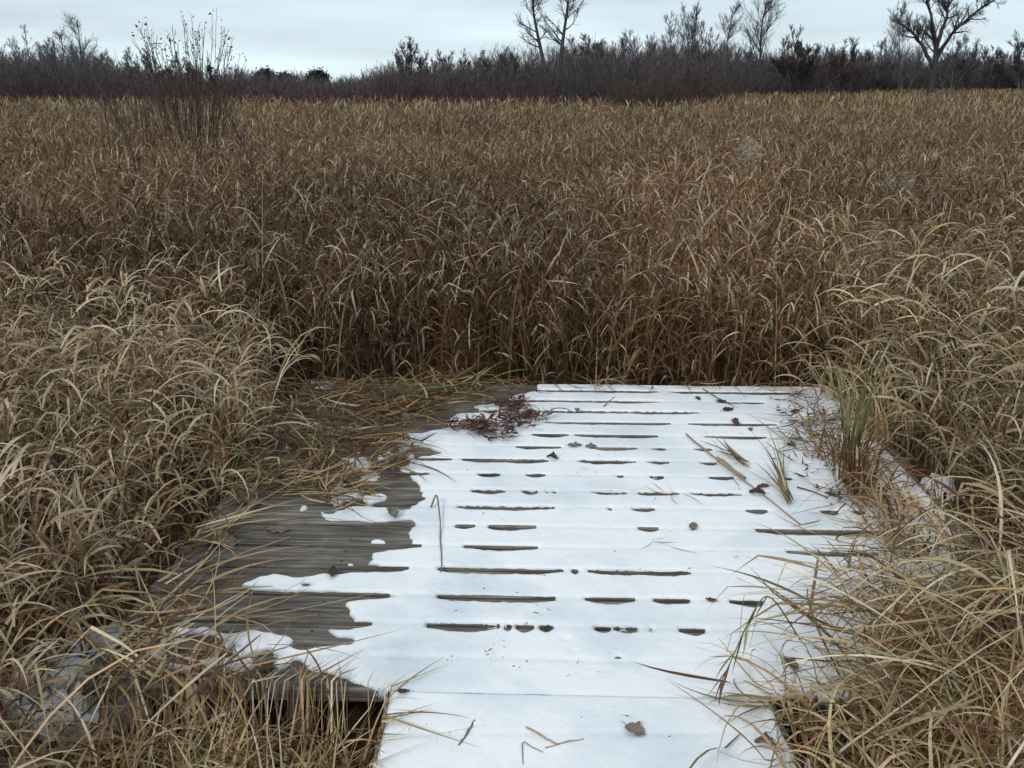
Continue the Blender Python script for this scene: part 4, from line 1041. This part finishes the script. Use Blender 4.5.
stalk('weed_stalk', 'dark upright weed spike standing before the red brush', [(663, 112, 0), (663, 98, 0), (664, 80, 0)], 26, 0.018, 0.012, (0.08, 0.04, 0.035), 85, head=60)
stalk('weed_stalk', 'dark upright weed spike in the right part of the field', [(988, 110, 0), (988, 96, 0), (988, 84, 0)], 30, 0.018, 0.012, (0.07, 0.045, 0.035), 86, head=60)

# pale feathery heads in the field
def plume(label, px, py, D, w, h, n, seed, colr):
    r = np.random.default_rng(seed)
    c = P(px, py, D); base = c.copy(); base[2] = GROUND_Z
    e = empty('plume_grass', tuple(base)); tag(e, label, 'grass clump', 'pale clumps in the field')
    T = np.stack([r.normal(0, w, n), r.normal(0, w, n), c[2] - GROUND_Z + r.normal(0, h, n)], -1)
    B0 = T * np.array([0.4, 0.4, 0]); t = np.linspace(0, 1, 5)[None, :, None]
    C = B0[:, None] * (1 - t) + T[:, None] * t
    b = Bag(); b.add(*tubes(C, np.full(n, 0.003), np.full(n, 0.0015), 3, pick(colr, n, r=r))); b.build('stems', M_GRASS, e)['kind'] = 'stuff'
    b = Bag(); m = n * 26
    buds(b, T[r.integers(0, n, m)] + r.normal(0, 1, (m, 3)) * np.array([0.03, 0.03, 0.05]), 0.022, r, colr); b.build('seed_fluff', M_GRASS, e)['kind'] = 'stuff'
plume('pale fluffy seed-head clump standing out above the brown field right of centre', 750, 150, 9.0, 0.08, 0.04, 22, 91, [(0.48, 0.42, 0.31), (0.40, 0.34, 0.25)])
plume('faint grey-green fluffy clump in the field near the right edge', 905, 190, 8.0, 0.12, 0.05, 24, 92, [(0.32, 0.30, 0.22), (0.26, 0.25, 0.18)])
def wisp(label, px, py, D, n, seed, colr, L=(0.6, 1.0)):
    global rng
    c = P(px, py, D)
    tuft('wispy_grass', label, 'grass clump', [(c[0], c[1])], n, L, (0.002, 0.004), colr, (0.0, 0.35), (0.1, 0.9), 1.6, 3.0, rad=0.12, group='pale clumps in the field')
wisp('fine pale wispy grass clump in the brown field right of centre', 692, 250, 6.2, 700, 93, [(PALE, 2), (TAN, 2)])
wisp('smaller fine grey wispy clump in the middle of the field', 538, 250, 6.4, 300, 94, [(PALE, 2), (TAN, 2)], L=(0.5, 0.85))
wisp('fine drooping wispy clump where the field meets the right bank', 868, 330, 5.2, 500, 95, [(TAN, 3), (PALE, 1)])

# ------------------------------------------------------------------ green blades in the front row
tuft('green_blades', 'few still-green blades at the foot of the reeds left of the snow', 'grass tuft', [(G(352, 386)[0], 4.65)], 9, (0.35, 0.6), (0.008, 0.012), [(GREEN, 3), (OLIVE, 1)], (0.05, 0.5), (0.2, 0.8), 2.6, 0.8, rad=0.04)
tuft('green_blades', 'upright green blades among the brown reeds at centre', 'grass tuft', [(G(505, 386)[0], 4.9)], 10, (0.6, 0.85), (0.008, 0.012), [(GREEN, 2), (OLIVE, 2)], (0.0, 0.2), (0.3, 1.4), 2.6, 2.0, rad=0.05)

# ------------------------------------------------------------------ dead leaves
def leaf(label, px, py, size, colr, seed, curl=0.7, z=None, rz=None, name='dead_leaf', tilt=0.0, group='fallen dead leaves on the deck', asp=0.6):
    r = np.random.default_rng(seed)
    nu, nv = 11, 7
    u = np.linspace(0, 1, nu)[:, None]; v = np.linspace(-1, 1, nv)[None, :]
    w = np.sin(np.pi * np.clip(u, 0.02, 0.98)) ** 0.75 * (1 - 0.25 * u) * asp * 0.5
    lob = 1 + 0.18 * np.sin(u * 19 + seed)
    X = (u - 0.5) + 0 * v; Y = v * w * lob; 
    Z = curl * (Y ** 2) * 1.6 + curl * 0.5 * (X ** 2) * np.sin(seed) + 0.03 * np.sin(X * 9 + v * 3 + seed) + 0.03 * np.abs(v) * np.sin(u * 14)
    V = np.stack([X + 0 * v, Y, Z], -1) * size
    # turned-in margin
    V[..., 2] += size * 0.10 * curl * (np.abs(v) > 0.8)
    V = V.reshape(-1, 3)
    idx = np.arange(nu * nv).reshape(nu, nv)
    q = np.stack([idx[:-1, :-1], idx[:-1, 1:], idx[1:, 1:], idx[1:, :-1]], -1).reshape(-1, 4)
    # stem
    sC = np.array([[(-0.5, 0, 0.02), (-0.62, 0.02, 0.05), (-0.78, 0.06, 0.03)]]) * size
    sV, sq, _ = tubes(sC, [size * 0.018], [size * 0.012], 4)
    V2 = V - np.array([0, 0, 0]); V = np.concatenate([V2, sV]); q = np.concatenate([q, sq + len(V2)])
    c = np.array(colr)[None] * (1 + r.normal(0, 0.15, (len(V), 1)))
    zz = (SNOW_T if z is None else z)
    g = G(px, py, zz)
    V[:, 2] -= V[:, 2].min()
    o = mesh_np(name, V, [q], M_LEAF, None, np.clip(c, 0.01, 0.6), loc=tuple(g))
    o.location.z = zz + 0.001
    o.rotation_euler = (tilt, tilt * 0.5, r.uniform(0, 6.28) if rz is None else rz)
    tag(o, label, 'leaf', group)
DK = (0.055, 0.04, 0.032); MD = (0.14, 0.095, 0.065); RD = (0.13, 0.055, 0.035); GY = (0.20, 0.17, 0.14); PK = (0.22, 0.16, 0.13)
leaf('flat grey-brown leaf alone on the snow right of the middle', 693, 528, 0.055, GY, 1)
leaf('small reddish leaf at the end of a plank slit, right of the middle', 711, 601, 0.035, RD, 2)
leaf('pale brown leaf on the snow just below the curled red strands', 575, 446, 0.06, GY, 3, rz=0.1)
leaf('second pale leaf touching the pale brown leaf below the curled strands', 591, 447, 0.05, GY, 4, rz=0.2)
leaf('tightly curled dark leaf under the end of the red strands', 552, 459, 0.05, DK, 5, curl=1.4)
leaf('small rounded brown leaf lump near the far edge of the snow', 577, 411, 0.045, GY, 6, curl=1.2)
leaf('rounded dark leaf lump beside the top of the broken cane', 728, 411, 0.055, DK, 7, curl=1.3)
leaf('flat dark leaf near the far edge, left of the rounded lump', 721, 402, 0.05, DK, 8)
leaf('small dark leaf at the far edge, leftmost of three by the cane', 698, 399, 0.045, DK, 9)
leaf('curled red-brown leaf standing at the upper end of the broken cane', 736, 424, 0.06, RD, 10, curl=1.4, tilt=0.4)
leaf('tiny pale leaf right of the red-brown curled leaf by the cane', 750, 430, 0.04, MD, 11)
leaf('dark curled leaf beside the middle of the broken cane', 757, 494, 0.06, DK, 12, curl=1.3)
leaf('reddish leaf just above the dark curled leaf at the cane', 763, 487, 0.05, RD, 13)
leaf('black wet leaf at the corner where the walk meets the platform', 403, 692, 0.035, DK, 14, rz=0.0, z=0.014, curl=0.3)
leaf('dark lump of leaf in the nearest plank slit', 547, 629, 0.028, DK, 15)
leaf('brown leaf under the overhanging blades at the lower right', 790, 665, 0.06, MD, 16)
leaf('dark brown curled leaf near the bottom beside the big tussock', 765, 745, 0.05, MD, 17, curl=1.2)
leaf('grey pointed leaf tipped up on the bare planks at left', 224, 543, 0.10, GY, 18, z=0.0, tilt=0.5, rz=0.3)
leaf('flat pale leaf on the bare planks above the long snow tongue', 278, 531, 0.085, PK, 19, z=0.002, curl=0.2)
leaf('dark leaf on the upper rim of the long snow tongue', 333, 573, 0.06, DK, 20, z=0.01, curl=0.4)
leaf('dark brown domed leaf amid small snow patches on the left planks', 348, 487, 0.075, RD, 21, z=0.003, curl=1.2)
leaf('pale folded leaf at the tip of the snow left of the bent stem', 393, 514, 0.08, GY, 22, z=0.012, curl=1.0)
leaf('pinkish dead leaf on the left planks beside the fallen straw', 165, 612, 0.08, PK, 23, z=0.004)
leaf('pinkish-grey leaf at the left rim of the planks near the straw', 196, 612, 0.07, PK, 24, z=0.004)
leaf('brown leaf on snow by the lower left straw tussock', 200, 692, 0.06, RD, 25, z=0.004)
leaf('rust-coloured leaf on snow between lower left tussocks', 268, 668, 0.05, RD, 26, z=0.004)
leaf('red-brown leaf in the dark gap left of the snowy walk', 362, 760, 0.06, RD, 27, z=-0.12)
leaf('brown leaf on the ground snow at the far lower left', 74, 682, 0.08, RD, 28, z=-0.12)
leaf('pale leaf under fallen straw on the upper left planks', 250, 505, 0.07, GY, 29, z=0.004)
leaf('tan leaf among strands where planks turn bare at left', 312, 470, 0.07, MD, 30, z=0.004)
leaf('small tan leaf beside snow crumbs on the upper left planks', 285, 430, 0.07, GY, 31, z=0.004)
leaf('dark leaf on snow at the far right corner under drooping tuft', 795, 412, 0.055, DK, 32)
leaf('brown leaf on snow in front of the rusty tuft', 812, 437, 0.05, MD, 33)
leaf('dark leaf between green blades and rusty tuft on the right snow', 790, 445, 0.045, DK, 34)
leaf('dark shred of leaf below the rusty tuft on the right snow', 830, 495, 0.045, DK, 35)
leaf('small dark leaf right of the rusty tuft near the rim', 880, 492, 0.05, DK, 36)
leaf('half-buried ring-edged leaf in the walk snow at bottom', 635, 731, 0.055, (0.20, 0.17, 0.14), 37, z=0.007, curl=0.35, asp=0.9)

# ------------------------------------------------------------------ curled red strands on the snow
def strands(name, label, cat, centre, n, rad, L, W, pal, coil, seed, zr=0.03, ax=1.0):
    global rng
    keep = rng; rng = np.random.default_rng(seed)
    b = Bag(); c = np.array([G(*p)[:2] for p in centre]); i = rng.integers(0, len(c), n)
    X = c[i, 0] + rng.normal(0, rad * ax, n); Y = c[i, 1] + rng.normal(0, rad, n)
    z = np.full(n, SNOW_T + 0.002) + rng.uniform(0, zr, n)
    b.add(*blades(np.stack([X, Y, z], -1), rng.uniform(0, 6.28, n), rng.uniform(1.1, 1.6, n), rng.normal(0.1, 0.4, n), rng.uniform(*L, n), rng.uniform(*W, n), nseg=12, azd=rng.normal(0, coil, n), tw=rng.normal(0, 3, n), col0=mixpal(n, pal)))
    o = b.build(name, loc=(float(c[:, 0].mean()), float(c[:, 1].mean()), 0.0)); tag(o, label, cat, kind='stuff' if 'shreds' in name else None)
    rng = keep
strands('curled_strands', 'tangle of curled dark red dead leaf strands on the snow near the far left', 'dead leaves', [(470, 432), (480, 428), (490, 436), (500, 425), (515, 412), (525, 418), (512, 405), (455, 430), (520, 430), (535, 422), (500, 440), (480, 432), (490, 432), (515, 408), (505, 412)], 300, 0.028, (0.04, 0.16), (0.005, 0.012), [([(0.10, 0.05, 0.04), (0.07, 0.035, 0.03)], 3), ([(0.22, 0.13, 0.09)], 1)], 5.0, 101)
strands('curled_strands', 'small curl of dark dead strands by the left end of a plank slit', 'dead leaves', [(400, 445), (410, 452), (395, 462), (402, 470)], 40, 0.02, (0.05, 0.16), (0.004, 0.009), [([(0.12, 0.07, 0.05)], 1), (BROWN, 2)], 3.0, 102)
strands('leaf_shreds', 'scatter of dark leaf shreds on the snow under the right-hand grass', 'dead leaves', [(800, 425), (815, 440), (840, 500), (870, 510), (780, 410), (800, 470), (885, 500), (830, 420)], 130, 0.06, (0.02, 0.08), (0.004, 0.010), [([(0.07, 0.05, 0.04)], 3), (BROWN, 1)], 1.0, 103, zr=0.012)
strands('leaf_shreds', 'few straw shreds lying flat on the snow left of the cane', 'dead leaves', [(660, 502), (672, 500), (655, 552), (730, 485)], 16, 0.02, (0.05, 0.14), (0.002, 0.004), [(TAN, 1), (BROWN, 1)], 0.5, 104, zr=0.004)

strands('snow_specks', 'tiny dark specks of plant debris dotted over the platform snow', 'plant debris', [(rng.uniform(440, 800), rng.uniform(392, 690)) for _ in range(70)] + [(rng.uniform(400, 760), rng.uniform(700, 765)) for _ in range(14)], 110, 0.02, (0.006, 0.022), (0.001, 0.004), [(BROWN, 2), ([(0.06, 0.045, 0.04)], 2)], 1.0, 105, zr=0.001)
bpy.data.objects['snow_specks']['kind'] = 'stuff'
# ------------------------------------------------------------------ sticks, cane, bent stem
def rod(name, label, cat, pts, r0, r1, colr, seed, extra=(), z=SNOW_T):
    """pts: (px,py,height above the snow)"""
    r = np.random.default_rng(seed)
    def line(pp, n):
        W = np.array([G(a, b_, z + h) for a, b_, h in pp])
        s = np.linspace(0, len(W) - 1, n); i = np.clip(s.astype(int), 0, len(W) - 2); f = (s - i)[:, None]
        return (W[i] * (1 - f) + W[i + 1] * f)
    base = line(pts, 12)[0].copy()
    b = Bag()
    C = line(pts, 12)[None] - base; C[:, 1:-1] += r.normal(0, 0.001, (1, 10, 3))
    b.add(*tubes(C, [r0], [r1], 6, bark(1, colr, r)))
    for ex in extra:
        C = line(ex, 8)[None] - base
        b.add(*tubes(C, [r1], [r1 * 0.6], 5, bark(1, colr, r)))
    o = b.build(name, M_LEAF); o.location = tuple(base); tag(o, label, cat)
rod('bent_stem', 'thin greenish stem bent over a plank slit left of centre on the snow', 'stem', [(431, 507, 0.004), (434, 500, 0.02), (437, 492, 0.035), (440, 515, 0.012), (441, 545, 0.004), (442, 568, 0.003), (440, 573, 0.0)], 0.0042, 0.0013, (0.20, 0.19, 0.13), 111)
rod('stick', 'short brown stick lying slantwise on the walk snow', 'stick', [(459, 746, 0.001), (466, 735, 0.002), (475, 720, 0.002)], 0.0035, 0.0022, (0.18, 0.14, 0.09), 112)
rod('forked_straw', 'forked straw twig lying on the walk snow at bottom centre', 'twig', [(526, 727, 0.004), (545, 738, 0.006), (558, 744, 0.004), (584, 739, 0.003)], 0.0022, 0.0016, (0.36, 0.24, 0.13), 113, extra=[[(523, 765, 0.001), (522, 740, 0.006), (530, 746, 0.004), (543, 752, 0.003)], [(545, 748, 0.002), (560, 744, 0.004)]])
rod('broken_cane', 'long split tan cane lying slantwise on the right side of the snow', 'cane', [(686, 434, 0.01), (705, 450, 0.01), (728, 468, 0.012), (752, 486, 0.01), (780, 508, 0.008), (800, 524, 0.003)], 0.0045, 0.0025, (0.30, 0.22, 0.13), 114, extra=[[(716, 463, 0.01), (722, 458, 0.02), (745, 480, 0.01)]])
rod('cane_splinter', 'short thick tan reed piece lying parallel beside the long cane', 'cane', [(717, 458, 0.012), (730, 468, 0.016), (745, 478, 0.012)], 0.008, 0.006, (0.34, 0.26, 0.17), 115)
rod('stick', 'thin dark stick on the far right snow by the leaf lumps', 'stick', [(703, 389, 0.02), (718, 398, 0.01), (738, 408, 0.0)], 0.003, 0.002, (0.12, 0.08, 0.06), 116)
rod('stick', 'short brown straw standing slantwise near the far edge of the snow', 'stick', [(603, 407, 0.0), (608, 402, 0.01), (615, 397, 0.02)], 0.003, 0.002, (0.2, 0.13, 0.09), 117)
rod('stick', 'dark twig lying along the right-hand plank line below the tuft', 'stick', [(797, 487, 0.006), (812, 491, 0.008), (828, 498, 0.004)], 0.003, 0.002, (0.08, 0.06, 0.05), 118)
rod('straw_stalk', 'long straight straw stalk slanting across the lower right tussock', 'grass stalk', [(838, 753, 0.12), (890, 715, 0.16), (950, 670, 0.22), (1022, 626, 0.30)], 0.003, 0.0018, (0.50, 0.42, 0.29), 119)
rod('straw_stalk', 'pale straw stalk lying from the left planks up into the litter', 'grass stalk', [(196, 570, 0.01), (225, 525, 0.02), (262, 480, 0.03), (300, 452, 0.02)], 0.003, 0.002, (0.42, 0.34, 0.22), 120, z=0.0)
rod('straw_stalk', 'straw stalk crossing the bare planks beside the grey pointed leaf', 'grass stalk', [(210, 571, 0.006), (245, 552, 0.01), (290, 537, 0.012)], 0.0028, 0.002, (0.38, 0.30, 0.18), 121, z=0.0)
tuft('green_blades', 'green blade bundle lying on the snow beside the upper cane', 'grass tuft', [G(748, 470)[:2]], 9, (0.18, 0.3), (0.006, 0.011), [(GREEN, 2), (OLIVE, 2), (TAN, 2)], (1.25, 1.5), (0.0, 0.3), 1.9, 0.15, rad=0.012)
tuft('green_blades', 'green blade bundle standing low on the snow right of the cane', 'grass tuft', [G(788, 508)[:2]], 12, (0.3, 0.6), (0.004, 0.008), [(GREEN, 2), (OLIVE, 3), (TAN, 2)], (1.3, 1.5), (0.0, 0.2), 1.45, 0.10, rad=0.012)

# arching stem with hanging leaves reaching over the walk
def arching():
    e_pts = [(800, 640, 0.10), (775, 598, 0.30), (762, 592, 0.33), (740, 640, 0.20), (728, 668, 0.14), (722, 680, 0.10)]
    W = np.array([G(a, b_, h) for a, b_, h in e_pts]); base = W[0].copy(); base[2] = 0
    e = empty('arching_stem', tuple(base)); tag(e, 'arching grass stem with hanging narrow leaves reaching over the snow at lower right', 'grass stem')
    n = 20; s = np.linspace(0, len(W) - 1, n); i = np.clip(s.astype(int), 0, len(W) - 2); f = (s - i)[:, None]
    C = (W[i] * (1 - f) + W[i + 1] * f); Cs = C.copy()
    for _ in range(3): Cs[1:-1] = (Cs[:-2] + Cs[1:-1] + Cs[2:]) / 3
    C = (Cs - base)[None]
    b = Bag(); b.add(*tubes(C, [0.002], [0.0012], 5, np.array([[0.12, 0.11, 0.06]]))); b.build('stem', M_LEAF, e)
    m = 12; k = np.linspace(6, n - 1, m).astype(int)
    b = Bag(); b.add(*blades(C[0, k], rng.uniform(2.2, 4.4, m), rng.uniform(2.2, 2.9, m), rng.uniform(-0.2, 0.5, m), rng.uniform(0.06, 0.12, m), rng.uniform(0.004, 0.007, m), nseg=6, tw=rng.normal(0, 0.6, m), col0=mixpal(m, [(OLIVE, 2), (BROWN, 2)]), floor=False)); b.build('hanging_leaves', M_GRASS, e)['kind'] = 'stuff'
arching()
tuft('grass_tuft', 'curled greenish blades lying over the walk snow at lower right', 'grass tuft', [G(775, 710)[:2]], 12, (0.12, 0.28), (0.004, 0.008), [(OLIVE, 3), (BROWN, 2), (TAN, 1)], (0.9, 1.5), (0.5, 1.6), 3.1, 0.5, rad=0.015, azd=1.2)
